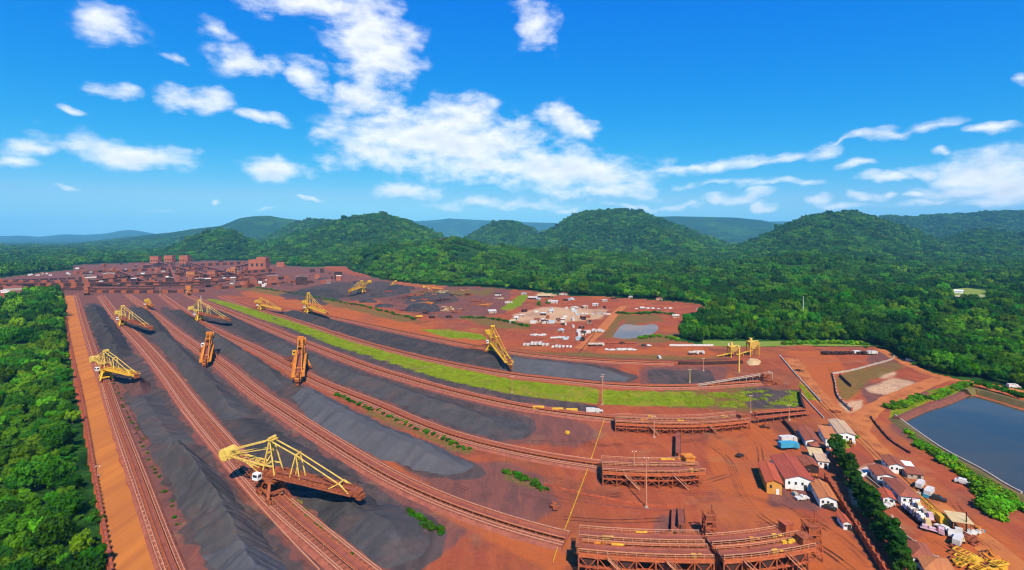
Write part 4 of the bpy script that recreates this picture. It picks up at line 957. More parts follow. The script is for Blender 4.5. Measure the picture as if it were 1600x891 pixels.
pile('sand_heap', 'small tan sand heap beside the yellow crusher', [(1166,566),(1172,571),(1186,571)], [(1170,561),(1180,560),(1190,564)], 2.5, M_['sand'], .5, (.4,.4), 21, 'sand heap')
pile('ore_stockpile', 'dark scrap-ore heap among the stored parts left of the compound', [(630,486),(660,488),(690,487)], [(640,476),(662,474),(684,477)], 5, M_['ore'], .5, (.4,.4), 23)

# ------------------------------------------------------------------ stackers and reclaimers
def track_yaw(k, p):
    w = wpath(TR[k], 0, 5.0); i = min(range(len(w)), key=lambda q: (w[q]-p).length); i = max(1, min(len(w)-2, i)); d = w[i+1]-w[i-1]; return atan2(d.y, d.x)
def machine(name, label, base_px, tip_px, tip_z, track, m1, m2, s=1.0, wheel=False, L=None, mast=22.0, back=20.0, cat='stacker', mcab=None, mboom=None):
    p = P(*base_px); t = P(tip_px[0], tip_px[1], tip_z); dv = t - p; byaw = atan2(dv.y, dv.x); L = (L or hypot(dv.x, dv.y)) / s
    o = thing(name, label, cat, (p.x, p.y, .75), byaw); o.scale = (s, s, s)
    dl = (track_yaw(track, p) if track else byaw) - byaw; cs, sn = cos(dl), sin(dl)
    R = lambda x, y, z: (x*cs - y*sn, x*sn + y*cs, z)
    mb3 = m2; mboom = mboom or m2
    for i in (-1, 1):
        for j in (-1, 1):
            mb = MB(); mb.beam(R(5*i, 3.6*j, 1.4), R(2.3*i, 2.2*j, 6.2), 1.0, 1.0); mb.build('leg', m2, o)
            mb = MB(); mb.beam(R(3.0*i, 3.6*j, 1.25), R(7.0*i, 3.6*j, 1.25), .9, .8)
            for q in (3.4, 4.6, 5.6, 6.7): mb.cyl(R(q*i, 3.6*j-.35, .75), R(q*i, 3.6*j+.35, .75), .5, 10)
            mb.build('bogie', M_['rust'], o)
    mb = MB()
    for j in (-1, 1): mb.beam(R(-4.6, 3.2*j, 2.6), R(4.6, 3.2*j, 2.6), .6, .8)
    for i in (-1, 1): mb.beam(R(4*i, -3.2, 3.2), R(4*i, 3.2, 3.2), .6, .8)
    mb.build('portal_beam', m2, o)
    mb = MB(); mb.cyl((0,0,6), (0,0,7.2), 3.3, 18); mb.build('slew_ring', m2, o)
    # tripper ramp down to the yard belt
    mb = MB(); 
    for y in (-1.2, 1.2): mb.beam(R(-26, y, 1.6), R(-2, y, 6.6), .3, .6)
    mb.beam(R(-26, 0, 1.6), R(-2, 0, 6.6), 2.0, .25)
    for q in np.linspace(.1, .9, 7): mb.beam(R(-26+24*q, -1.2, 1.3+5*q), R(-26+24*q, -1.2, .5), .25); mb.beam(R(-26+24*q, 1.2, 1.3+5*q), R(-26+24*q, 1.2, .5), .25)
    mb.build('tripper', M_['rust'], o)
    # slewing deck
    mb = MB(); mb.b0(-8.5, 4.5, -2.9, 2.9, 7.2, 7.9)
    for x in np.linspace(-8.3, 4.3, 9):
        for y in (-2.85, 2.85): mb.beam((x,y,7.9),(x,y,9.0), .1)
    for y in (-2.85, 2.85): mb.beam((-8.4,y,9.0),(4.4,y,9.0), .1); mb.beam((-8.4,y,8.45),(4.4,y,8.45), .07)
    mb.build('slew_deck', m2, o)
    mb = MB(); mb.b0(-8, -4.2, -1.9, 1.9, 7.9, 10.9); mb.b0(-7.6,-4.6,-1.5,1.5,10.9,11.3); mb.build('machinery_house', M_['rust'], o)
    mb = MB(); mb.b0(-3.4, 3.9, -2.3, 2.3, 7.9, 9.3); mb.box((1.2,0,10.1), (4.2,3.8,1.6), 0, 0, .7); mb.cyl((-2.6,-2.5,9.6),(-2.6,2.5,9.6), .8, 10); mb.build('transfer_hopper', M_['rust'], o)
    c = MB(); c.b0(-5.4, -2.7, -4.9, -2.95, 7.4, 9.8); co = c.build('operator_cabin', mcab or M_['white'], o)
    c = MB(); c.b0(-5.0, -3.1, -4.96, -4.9, 8.5, 9.4); c.b0(-2.7,-2.65,-4.6,-3.3,8.4,9.4); c.build('cabin_window', M_['glass'], co)
    # mast: two raked A-frames
    for y in (-1, 1):
        mb = MB(); mb.beam((-3.2, 2.4*y, 7.9), (-.8, 1.1*y, mast), .48, .48); mb.beam((3.0, 2.4*y, 7.9), (-.6, 1.1*y, mast*.97), .38, .38)
        mb.beam((-2.2, 1.95*y, 12.2), (1.4, 1.95*y, 12.2), .4, .4); mb.build('mast_frame', m1, o)
    mb = MB()
    for z, x, y in ((mast*.78, -1.3, 1.45), (12.2, -2.2, 2.0)): mb.beam((x,-y,z),(x,y,z), .5, .5)
    mb.beam((-2.2,-1.95,12.2),(-1.3,1.45,mast*.78), .28); mb.build('mast_crossbeam', m1, o)
    mb = MB(); mb.beam((-.8,-1.3,mast),(-.8,1.3,mast), .5, .5); mb.b0(-1.9,.7,-1.8,1.8,mast,mast+.35); mb.cyl((-.6,-1.7,mast+.8),(-.6,1.7,mast+.8),.55,10); mb.build('mast_crosshead', m1, o)
    # counterweight arm
    for y in (-1, 1):
        mb = MB(); mb.beam((-2.4, 1.9*y, 12.0), (-back, 1.7*y, 13.2), .42, .6); mb.beam((-5.0, 1.8*y, 10.9), (-back*.8, 1.7*y, 12.7), .3); mb.beam((-3,1.9*y,8),(-back*.62,1.75*y,12.6), .35); mb.build('counterweight_arm', m1, o)
        mb = MB(); mb.beam((-.8, 1.1*y, mast), (-back*.98, 1.5*y, 15.0), .34, .34); mb.build('back_tie', m1, o)
        mb = MB(); mb.beam((-.8, 1.1*y, mast*.86), (-back*.9, 1.5*y, 13.8), .28, .28); mb.build('back_tie', m1, o)
    mb = MB()
    for q in np.linspace(.2, .95, 6): mb.beam((-back*q, -1.8, 12+1.2*q), (-back*q, 1.8, 12+1.2*q), .3)
    mb.build('arm_crossbeam', m1, o)
    mb = MB(); mb.cyl((-back-1.6,-2.5,13.3),(-back-1.6,2.5,13.3), 2.4, 14); mb.b0(-back-1.2, -back+1.6, -2.3, 2.3, 12.0, 14.9); mb.build('counterweight', m1, o)
    # boom
    zt = (tip_z - .75) / s; z0 = 9.0; bz = lambda x: z0 + (zt - z0) * (x - 3.0) / (L - 3.0)
    for y in (-1, 1):
        mb = MB(); mb.beam((2.5, 1.7*y, bz(2.5)-.2), (L, 1.5*y, bz(L)-.2), .5, 1.7); mb.beam((3.5, 1.7*y, bz(3.5)+1.6), (L*.93, 1.5*y, bz(L*.93)+1.3), .3, .3)
        n = int(L/2.6)
        for i in range(n):
            a = 3.5 + (L*.93-3.5)*i/n; b = 3.5 + (L*.93-3.5)*(i+1)/n; f = (a, 1.65*y, bz(a)+(1.5 if i % 2 else .2)); g = (b, 1.65*y, bz(b)+(.2 if i % 2 else 1.5)); mb.beam(f, g, .2)
            mb.beam((b,1.65*y,bz(b)),(b,1.65*y,bz(b)+1.5), .16)
        mb.build('boom_truss', mboom, o)
        w = MB(); w.beam((3.0, 2.75*y, bz(3)-.15), (L*.96, 2.6*y, bz(L*.96)-.15), 1.7, .3)
        for q in np.linspace(3.2, L*.95, int(L/2.4)): w.beam((q,3.35*y,bz(q)),(q,3.35*y,bz(q)+1.05), .08)
        w.beam((3.0, 3.35*y, bz(3)+1.05), (L*.95, 3.3*y, bz(L*.95)+1.05), .09); w.build('boom_walkway', mboom, o)
    mb = MB(); mb.beam((1.5, 0, bz(1.5)+.45), (L+.4, 0, bz(L)+.45), 2.0, .2); 
    for q in np.linspace(3.5, L-.5, int(L/1.6)): mb.beam((q,-1.6,bz(q)+.25),(q,1.6,bz(q)+.25), .25)
    mb.build('boom_belt', M_['belt'], o)
    mb = MB(); mb.cyl((L,-1.3,bz(L)+.4),(L,1.3,bz(L)+.4), .75, 12); mb.b0(L-.6,L+1.4,-1.5,1.5,bz(L)-2.0,bz(L)-.5); mb.build('head_pulley', M_['rust'], o)
    ms, zs = L*.30, bz(L*.30)
    for y in (-1, 1):
        mb = MB(); mb.beam((ms-2.5, 1.6*y, zs), (ms, 1.2*y, zs+mast*.42), .42); mb.beam((ms+2.2, 1.6*y, zs+.3), (ms, 1.2*y, zs+mast*.42), .34); mb.build('boom_strut', m1, o)
        mb = MB(); mb.beam((-.7, 1.1*y, mast), (ms, 1.2*y, zs+mast*.42), .36); mb.beam((ms, 1.2*y, zs+mast*.42), (L*.84, 1.5*y, bz(L*.84)+1.6), .32); mb.build('boom_tie', m1, o)
        mb = MB(); mb.beam((L*.70, 2.4*y, bz(L*.7)), (L*.80, 1.5*y, bz(L*.8)+2.4), .36); mb.beam((L*.92, 2.4*y, bz(L*.92)), (L*.80, 1.5*y, bz(L*.8)+2.4), .36); mb.build('tie_bracket', m1, o)
    mb = MB(); mb.beam((ms,-1.5,zs+mast*.42),(ms,1.5,zs+mast*.42), .6); mb.beam((L*.8,-1.6,bz(L*.8)+2.4),(L*.8,1.6,bz(L*.8)+2.4), .4); mb.build('strut_crossbeam', m1, o)
    if wheel:
        w = MB(); cx, cz = L+.6, bz(L)-.6; w.cyl((cx,-.7,cz),(cx,.7,cz), 2.9, 20); w.cyl((cx,-1.2,cz),(cx,1.5,cz), .7, 10); wo = w.build('bucket_wheel', m2, o)
        for i in range(9):
            t = 2*pi*i/9; b = MB(); b.box((cx+3.4*cos(t), 0, cz+3.4*sin(t)), (1.1, 1.6, 1.1)); b.build('bucket', M_['rust'], wo)
    return o
C_, Y_, O_, R_ = M_['cream'], M_['yellow'], M_['orange'], M_['rust']
machine('stacker', 'large cream stacker with rust-brown boom on the near second track', (427,778), (562,770), 8.5, 2, C_, R_, 1.0, mast=21.5, back=21)
machine('stacker', 'yellow stacker standing over the belt beside the orange haul road', (166,596), (213,586), 10, 1, C_, Y_, .95, mast=21, back=17, mboom=Y_)
machine('stacker', 'yellow stacker with lattice boom on the far second track', (192,511), (236,512), 9, 2, C_, Y_, 1.0, mast=22, back=17, mboom=R_)
machine('stacker', 'pale yellow stacker with lattice boom on the far fourth track', (312,503), (358,499), 9, 4, C_, Y_, 1.0, mast=24, back=20, mboom=R_)
machine('reclaimer', 'squat orange reclaimer far up the third track', (231,484), (250,482), 8, 3, Y_, O_, .8, True, 22, 17, 12, 'reclaimer')
machine('reclaimer', 'orange reclaimer with boom lowered towards the grey ridge on the third track', (326,560), (311,588), 4, 3, O_, O_, 1.15, True, 34, 17, 13, 'reclaimer', mboom=O_)
machine('reclaimer', 'orange-red reclaimer with its boom over the centre blue-grey bank', (470,576), (462,606), 5, 4, O_, O_, 1.25, True, 46, 17.5, 12, 'reclaimer', mcab=Y_, mboom=O_)
machine('stacker', 'small yellow stacker with a dark boom on the far fifth track', (408,486), (441,484), 6, None, Y_, Y_, .85, False, None, 19, 12)
machine('stacker', 'yellow stacker with pyramid mast left of the red strip', (482,491), (511,489), 8, None, Y_, Y_, 1.0, False, None, 26, 13)
machine('stacker', 'tall orange-yellow gantry stacker above the long dark bank', (770,552), (797,568), 6, 7, Y_, Y_, 1.0, True, None, 22, 20)
machine('reclaimer', 'long bright yellow machine lying across the far dark yard', (565,459), (531,458), 10, None, Y_, Y_, 1.25, True, 46, 17, 26, 'reclaimer', mboom=Y_)
machine('reclaimer', 'tiny orange reclaimer at the far end of the fifth track', (294,462), (302,463), 7, None, O_, O_, .7, True, 20, 17, 9, 'reclaimer')
machine('stacker', 'dismantled yellow boom machine beside the black cone in the far yard', (616,448), (606,447), 5, None, Y_, Y_, .7, False, 20, 8, 13)
machine('stacker', 'dismantled yellow machine with rusty boom left of the stored parts', (672,457), (690,452), 5, None, Y_, O_, .75, False, 24, 9, 14)

# ------------------------------------------------------------------ drive-station trestles at the track ends
def trestle(label, front_px, z, width, lanes, seed, colstep=5.5, extra=()):
    """steel deck on columns; front_px = front lower edge of the deck (pixels at deck height)"""
    w = wpath(front_px, z, 2.75); o = thing('drive_trestle', label, 'trestle', (w[0].x, w[0].y, 0)); b0 = Vector((w[0].x, w[0].y, z)); w = [p - b0 for p in w]; w = [Vector((p.x,p.y,0)) for p in w]
    fr = frames(w); q = random.Random(seed); back = -1.0       # back side = left of heading (path runs left to right)
    def at(i, off, zz): p, d, r = fr[i]; v = p - r*off; return Vector((v.x, v.y, zz))
    n = len(fr)
    for a, b in lanes:                                          # belt galleries: floor, side girders, belt
        mb = MB(); sweep(mb, w, [(-b,z-.25),(-b,z),(-a,z),(-a,z-.25)]); mb.build('deck', M_['rust2'], o)
        for x in (a+.15, b-.15):
            mb = MB(); sweep(mb, w, [(-x-.12,z-.9),(-x-.12,z+.35),(-x+.12,z+.35),(-x+.12,z-.9)]); mb.build('girder', M_['frame'], o)
        c = (a+b)/2; mb = MB(); sweep(mb, w, [(-c-1.1,z+.95),(-c-.6,z+.7),(-c+.6,z+.7),(-c+1.1,z+.95),(-c+1.1,z+.5),(-c-1.1,z+.5)]); mb.build('belt', M_['belt'], o)
        for x in (c-1.3, c+1.3):
            mb = MB(); sweep(mb, w, [(-x-.12,z+.5),(-x-.12,z+1.1),(-x+.12,z+1.1),(-x+.12,z+.5)]); mb.build('stringer', M_['rust'], o)
        mb = MB()
        for i in range(n):
            for x in (a+.15, b-.15): mb.beam(at(i,x,z+.3), at(i,x,z+1.5), .14)
            mb.beam(at(i,c-1.35,z+.35), at(i,c+1.35,z+.35), .3, .5)
        for x in (a+.15, b-.15):
            sweep(mb, w, [(-x-.09,z+1.45),(-x-.09,z+1.65),(-x+.09,z+1.65),(-x+.09,z+1.45)]); sweep(mb, w, [(-x-.05,z+.9),(-x-.05,z+1.0),(-x+.05,z+1.0),(-x+.05,z+.9)])
        tag(mb.build('handrail', M_['rail'], o), kind='stuff')
    st = max(1, int(round(colstep/2.75)))
    for i in range(0, n, st):
        offs = sorted({x for l in lanes for x in (l[0]+.3, l[1]-.3)})
        for x in offs:
            mb = MB(); mb.beam(at(i,x,0), at(i,x,z-.25), .42, .42); mb.build('column', M_['rust'], o)
        mb = MB()
        for x, y in zip(offs[:-1], offs[1:]): mb.beam(at(i,x,z-.6), at(i,y,z-.6), .35, .5); mb.beam(at(i,x,z*.15), at(i,y,z-.7), .2); mb.beam(at(i,x,z*.55), at(i,y,z*.55), .22)
        mb.build('cross_brace', M_['rust2'], o)
        if i + st < n:
            mb = MB(); x = offs[0]; mb.beam(at(i,x,z*.1), at(i+st,x,z-.6), .2); mb.beam(at(i,x,z-.6), at(i+st,x,z*.1), .2); mb.beam(at(i,x,z*.55), at(i+st,x,z*.55), .24)
            x = offs[-1]; mb.beam(at(i,x,z*.5), at(i+st,x,z*.5), .24); mb.build('side_brace', M_['rust2'], o)
    for i in range(0, n-st, st):                                # dark boxes added under the deck, standing in for its deep shade
        l = lanes[(i//st) % len(lanes)]; c = (l[0]+l[1])/2; m1, m2 = at(i, c, 0), at(i+st, c, 0); ce = (m1+m2)/2; an = atan2(fr[i][1].y, fr[i][1].x)
        mb = MB(); mb.box(ce + Vector((0,0,z*.70)), (3.6, (l[1]-l[0])*.7, z*.36), an); mb.box(ce + Vector((0,0,z*.34)), (2.2, 2.4, z*.36), an); mb.build('underdeck_dark_box', M_['plantdark'], o)
    for x in (lanes[0][0]+.8, lanes[-1][1]-1.0):
        mb = MB(); sweep(mb, w, [(-x-.7,z*.5),(-x-.7,z*.5+.18),(-x+.7,z*.5+.18),(-x+.7,z*.5)]); mb.build('added_lower_deck', M_['rust2'], o)  # floor strips added below to make the underside of the deck darker
    # stairs down the front, drive houses and motors on top
    for t, x0 in ((.24, lanes[0][0]), (.64, lanes[0][0])):
        i = int(n*t); p, d, r = fr[i]; a = at(i, x0-.8, z); b = a + d*z*1.05 + Vector((0,0,-z)); mb = MB()
        for s_ in (-.5, .5): mb.beam(a - r*-s_, b - r*-s_, .12, .25)
        k = int(z/.45)
        for j in range(k): c = a.lerp(b, (j+.5)/k); mb.beam(c - r*.5, c + r*.5, .3, .06)
        for s_ in (-.6, .6): mb.beam(a + r*s_ + Vector((0,0,1.1)), b + r*s_ + Vector((0,0,1.1)), .08)
        mb.build('stair', M_['rail'], o)
    for j in range(7):
        i = int(n*(.1+.8*q.random())); l = q.choice(lanes); mb = MB(); c = at(i, q.choice((l[0]+1.0, l[1]-1.0)), z+.75); mb.box(c, (q.uniform(1.2,2.6), .9, q.uniform(.8,1.5)), atan2(fr[i][1].y, fr[i][1].x)); mb.cyl(c + Vector((1.2,0,.2)), c + Vector((2.3,0,.2)), .4, 8); mb.build('drive_motor', q.choice([M_['rust'], M_['orange'], M_['yellow']]), o)
    for (t, x, dx, dy, h, m) in extra:
        i = min(n-1, int(n*t)); mb = MB(); c = at(i, x, z+h/2); an = atan2(fr[i][1].y, fr[i][1].x); mb.box(c, (dx, dy, h), an); mb.box(c + Vector((0,0,h/2+.12)), (dx+.6, dy+.6, .2), an); mb.build('drive_house', m, o)
    return o
trestle('rear rust-red drive trestle at the end of the fifth track', [(962,662),(1030,665),(1090,665),(1135,662),(1178,657)], 4.6, 12, [(0,5.2),(6.4,11.2)], 1, extra=((.93,3,3.5,3.5,2.5,M_['rust']),))
trestle('middle rust-red drive trestle with columns at the end of the fourth track', [(942,738),(1000,741),(1060,741),(1108,738)], 5.8, 12, [(0,5.4),(6.6,12)], 2, extra=((.9,9,4,4,3.0,M_['orange']),))
trestle('front left drive trestle at the bottom edge, third track end', [(904,866),(960,871),(1040,875),(1126,876)], 7.6, 14, [(0,5.4),(7.2,12.6)], 3, extra=((.02,3,1.2,5,1.8,M_['rust']),))
trestle('front right double conveyor gallery rising beyond the front trestle', [(1132,877),(1180,873),(1230,866),(1276,857)], 7.8, 12, [(0,4.6),(6.6,11)], 4, extra=((.9,2,3,3,3.2,M_['rust']),(.86,8.5,3,3,3.6,M_['rust2'])))

for i, (x, y, w, hh) in enumerate([(448,447,22,5),(476,441,26,5),(505,437,20,4),(540,470,26,4),(575,473,30,4),(590,464,24,5),(620,470,28,4),(560,443,22,5),(640,452,20,5),(455,468,24,3),(650,470,22,4),(600,480,30,3)]):
    d = 80000/(y-370); b = 370 + 80000/(d+26)
    pile('low_heap', '%s low dark heap from the left on the far dark yard' % ['first','second','third','fourth','fifth','sixth','seventh','eighth','ninth','tenth','eleventh','twelfth'][i], [(x-w/2,y),(x,y+.4),(x+w/2,y)], [(x-w/2+2,b),(x,b-.3),(x+w/2-2,b)], hh, M_['ore'] if i % 3 else M_['ore3'], .5, (.25,.25), 70+i, 'ore heap', 50, 'low heaps of the far yard')
# ------------------------------------------------------------------ buildings
def house(name, label, cat, FL, FR, BL, h, roof, mw, mr, group=None, win=2, door=True, rise=None, ov=.5, open_=False):
    """front-left, front-right, back-left corners on the ground (pixels)"""
    a, b, c = P(*FL), P(*FR), P(*BL); d = (c - a); D = d.length; d.normalize(); p = Vector((d.y, -d.x, 0)); W = max(2.0, (b - a).dot(p)); rz = atan2(p.y, p.x)
    o = thing(name, label, cat, (a.x, a.y, .06), rz, group)
    mb = MB(); rise = rise if rise is not None else W * .2
    if open_:
        for x in (.2, W-.2):
            for y in (.2, D/2, D-.2): q = MB(); q.beam((x,y,0),(x,y,h), .25); q.build('post', M_['frame'], o)
    else:
        mb.b0(0, W, 0, D, 0, h)
        if roof == 'gable': mb.add([(0,0,h),(W,0,h),(W/2,0,h+rise-.05),(0,D,h),(W,D,h),(W/2,D,h+rise-.05)], [(0,1,2),(4,3,5)])
        mb.build('wall', mw, o)
    r = MB(); t = .16
    if roof == 'gable':
        e = rise / (W/2) * ov
        for s in (0, 1):
            x0 = -ov if s == 0 else W + ov; z0 = h - e; xm = W/2
            vs = [(x0,-ov,z0),(xm,-ov,h+rise),(xm,D+ov,h+rise),(x0,D+ov,z0)]; vs += [(v[0],v[1],v[2]+t) for v in vs]
            r.add(vs, [(0,1,2,3),(7,6,5,4),(0,4,5,1),(2,6,7,3),(3,7,4,0),(1,5,6,2)])
            if FL[1] > 660:                                  # sheet laps and a gutter
                for k in range(int(D/1.1)+1): yy = -ov + .2 + k*1.1; r.beam((x0,yy,z0+t+.03),(xm,yy,h+rise+t+.03), .14, .1)
                r.beam((x0,-ov,z0),(x0,D+ov,z0), .16, .2)
        r.beam((W/2,-ov,h+rise+t),(W/2,D+ov,h+rise+t), .4, .16)
    elif roof == 'hip':
        k = min(W, D)/2 + ov*.5
        if D >= W: m1, m2 = (W/2, k, h+rise), (W/2, D-k, h+rise); fs = [(0,1,4),(1,2,5,4),(2,3,5),(3,0,4,5)]
        else: m1, m2 = (k, D/2, h+rise), (W-k, D/2, h+rise); fs = [(0,1,5,4),(1,2,5),(2,3,4,5),(3,0,4)]
        r.add([(-ov,-ov,h),(W+ov,-ov,h),(W+ov,D+ov,h),(-ov,D+ov,h),m1,m2], fs + [(3,2,1,0)])
    else:
        vs = [(-ov,-ov,h),(W+ov,-ov,h),(W+ov,D+ov,h+rise),(-ov,D+ov,h+rise)]; vs += [(v[0],v[1],v[2]+t) for v in vs]
        r.add(vs, [(3,2,1,0),(4,5,6,7),(0,1,5,4),(1,2,6,5),(2,3,7,6),(3,0,4,7)])
    ro = r.build('roof', mr, o)
    if not open_:
        if door: q = MB(); x = W*.72; q.b0(x-.55, x+.55, -.06, .02, 0, min(2.2,h*.8)); q.build('door', M_['dark'] if mw is not M_['orangewall'] else M_['white'], o)
        for i in range(win):
            x = W*(i+.6)/(win+1.2); q = MB(); q.b0(x-.4, x+.4, -.05, .02, h*.50, h*.74); f = q.build('window', M_['glass'], o); q = MB(); q.b0(x-.5,x+.5,-.10,.02,h*.50-.1,h*.50); q.build('sill', M_['concrete'], f)
        n = int(D/4.5)
        for i in range(n):
            y = D*(i+.6)/(n+.2)
            for x0 in (-.05, W-.02): q = MB(); q.b0(x0, x0+.07, y-.45, y+.45, h*.48, h*.74); q.build('window', M_['glass'], o)
    return o
H = house; W_ = M_['white']
H('long_shed', 'narrow shed with orange front wall and red roof by the open yard', 'shed', (1198,771),(1219,768),(1186,740), 4.6, 'gable', M_['orangewall'], M_['brightroof'], win=1, rise=1.0)
H('workshop', 'large workshop with wide red roof and white front wall', 'workshop', (1227,764),(1261,755),(1205,728), 4.2, 'gable', W_, M_['redroof'], win=3, rise=1.6)
H('camp_house', 'white house with brown roof beside the teal truck', 'house', (1259,699),(1276,694),(1246,678), 3.4, 'gable', W_, M_['brownroof'], rise=1.0)
H('camp_house', 'white house with orange roof in the middle of the upper row', 'house', (1290,698),(1306,694),(1279,680), 4.0, 'shed', W_, M_['orangeroof'], rise=.8)
H('camp_house', 'white house with pale tan roof at the right of the upper row', 'house', (1311,690),(1329,684),(1295,668), 4.0, 'gable', W_, M_['tanroof'], rise=.9)
H('hut', 'small dark pyramid-roofed hut below the upper house row', 'hut', (1268,705),(1286,701),(1262,697), 2.4, 'hip', M_['plantdark'], M_['brownroof'], win=1, rise=1.4)
H('shed', 'tan lean-to shed left of the dark tree row', 'shed', (1267,721),(1283,716),(1262,711), 2.8, 'shed', M_['concrete'], M_['beige'], win=1, rise=.6)
H('shed', 'small white-fronted shed at the top of the dark tree row', 'shed', (1278,731),(1291,727),(1272,721), 3.0, 'shed', W_, M_['tanroof'], win=1, rise=.6)
H('shed', 'brown-roofed shed right of the large workshop', 'shed', (1258,738),(1274,733),(1248,724), 2.8, 'gable', M_['plantdark'], M_['brownroof'], win=1)
H('gate_house', 'orange-roofed gate house with a white side tower by the pipe fence', 'house', (1281,793),(1302,788),(1267,767), 3.6, 'gable', W_, M_['orangeroof'], rise=1.0)
H('guard_hut', 'tiny white guard hut with red roof beside the pipe fence', 'hut', (1318,828),(1327,825),(1308,814), 2.4, 'gable', W_, M_['brightroof'], win=1, rise=.6, ov=.3)
H('camp_house', 'white house with brown roof at the top of the walled camp', 'house', (1389,739),(1404,731),(1377,725), 3.4, 'gable', W_, M_['brownroof'], rise=1.0)
H('camp_house', 'brown-roofed house behind the pale slab in the walled camp', 'house', (1371,755),(1389,746),(1357,740), 3.2, 'gable', W_, M_['brownroof'], rise=1.0)
H('barrack', 'long hip-roofed brown barrack in the middle of the walled camp', 'house', (1408,790),(1424,780),(1379,760), 3.6, 'hip', W_, M_['brownroof'], rise=1.6)
H('hut', 'small square hut with bright red roof below the barrack', 'hut', (1380,788),(1394,784),(1373,775), 2.6, 'gable', W_, M_['brightroof'], win=1, rise=.8)
H('shed', 'flat brown shed beside the white box cabin', 'shed', (1418,748),(1434,742),(1407,737), 2.2, 'shed', M_['concrete'], M_['brownroof'], win=1, rise=.4)
H('cabin', 'small white box cabin with pale roof beside the camp road', 'cabin', (1409,737),(1421,732),(1404,731), 2.8, 'shed', W_, W_, win=2, rise=.3, ov=.2)
H('canopy', 'tan sheet canopy on posts over parked trucks', 'canopy', (1489,833),(1506,824),(1477,819), 4.0, 'shed', W_, M_['beige'], open_=True, rise=.4)
H('camp_house', 'brown hip-roofed house by the trees at the bottom of the camp', 'house', (1426,885),(1449,872),(1412,858), 3.0, 'hip', W_, M_['brownroof'], rise=1.6)
H('camp_house', 'orange hip-roofed house cut by the bottom edge of the picture', 'house', (1446,905),(1478,890),(1432,880), 3.0, 'hip', W_, M_['orangeroof'], rise=1.6)
sl = MB(); sl.add([P(1332,738,.14), P(1366,724,.14), P(1379,733,.14), P(1339,747,.14)], [(3,2,1,0)]); tag(sl.build('pale_slab', M_['paleslab']), kind='structure')
low_wall('camp_wall', 'low white wall in front of the pale slab', 'wall', [(1331,739),(1339,748),(1380,733)], 1.3, .35, W_)
low_wall('camp_wall', 'long cream garden wall left of the barrack', 'wall', [(1353,746),(1366,757),(1382,770)], 1.0, .35, M_['concrete'])
low_wall('camp_wall', 'pale wall below the trailer yard by the tree row', 'wall', [(1394,812),(1410,836),(1430,852),(1452,868),(1475,884)], 1.2, .35, M_['concrete'], 2)
low_wall('pipe_fence', 'rust-red pipe rack fence running down beside the tree row', 'fence', [(1290,752),(1306,776),(1322,802),(1342,836),(1366,874),(1392,915)], 2.6, .5, M_['rust2'], 1, M_['rust'])
low_wall('pipe_fence', 'thin pale pipe lying along the inner side of the tree row', 'pipe', [(1302,762),(1326,796),(1352,836),(1378,876),(1400,908)], 1.0, .3, M_['frame'])
low_wall('drain_wall', 'pale drain wall running down beside the grass wedge', 'wall', [(1219,557),(1240,582),(1262,606),(1284,630)], .9, .6, M_['concrete'], 3)
low_wall('drain_wall', 'pale kerb line from the dark bank to the upper houses', 'wall', [(1250,614),(1268,634),(1290,657)], .8, .5, M_['concrete'])
low_wall('drain_wall', 'brick wall along the left side of the upper plot', 'wall', [(1301,585),(1305,600),(1310,622),(1333,645)], 1.6, .6, M_['concrete'], 2, M_['rust'])
low_wall('drain_wall', 'pale wall along the top of the upper plot', 'wall', [(1301,585),(1330,580),(1360,572),(1392,563),(1398,556)], 1.2, .5, M_['concrete'], 3)
low_wall('drain_wall', 'short dark wall inside the upper plot', 'wall', [(1312,588),(1322,598),(1332,607)], 1.8, .6, M_['plantdark'])
low_wall('drain_wall', 'broken kerb between camp road and reservoir path', 'wall', [(1361,654),(1372,668),(1392,690),(1421,709)], .9, .5, M_['plantdark'], 2)
low_wall('drain_wall', 'stone edge on top of the near reservoir dike', 'wall', [(1398,652),(1440,683),(1477,708),(1533,738),(1573,763),(1602,778)], 1.75, .7, M_['concrete'])
low_wall('compound_wall', 'long white wall at the wood edge right of the small pond', 'wall', [(1046,541),(1080,541),(1116,541)], 1.8, .5, M_['dustwhite'])
low_wall('compound_wall', 'short white wall at the wood edge above the tall mast', 'wall', [(1138,541),(1146,541)], 2.6, .5, W_)
low_wall('yard_wall', 'dark wall between rear trestle and the upper houses', 'wall', [(1224,660),(1238,676),(1252,696)], 2.0, .8, M_['plantdark'])
low_wall('yard_wall', 'dark wall at the right end of the grey bank', 'wall', [(1250,614),(1252,628),(1258,646)], 2.6, 1.0, M_['plantdark'])
low_wall('long_bund', 'brown earth bund along the upper edge of the top track', 'bund', [(800,551),(880,558),(960,563),(1060,565),(1150,562)], 1.4, 1.6, M_['bankred'])
low_wall('long_bund', 'grey block wall right of the top track', 'wall', [(1060,570),(1110,570),(1165,568)], 2.4, 1.2, M_['plantdark'])
low_wall('yellow_pipe', 'yellow pipe run crossing the yard between rear and front trestles', 'pipe', [(943,660),(930,700),(918,735),(903,775),(888,815),(874,850),(862,886)], .7, .17, M_['yellow'], 4, M_['cream'])
low_wall('white_kerb', 'pale kerb of the compound road by the small pond', 'kerb', [(905,551),(918,536),(930,520)], .5, .5, M_['plantdark'])

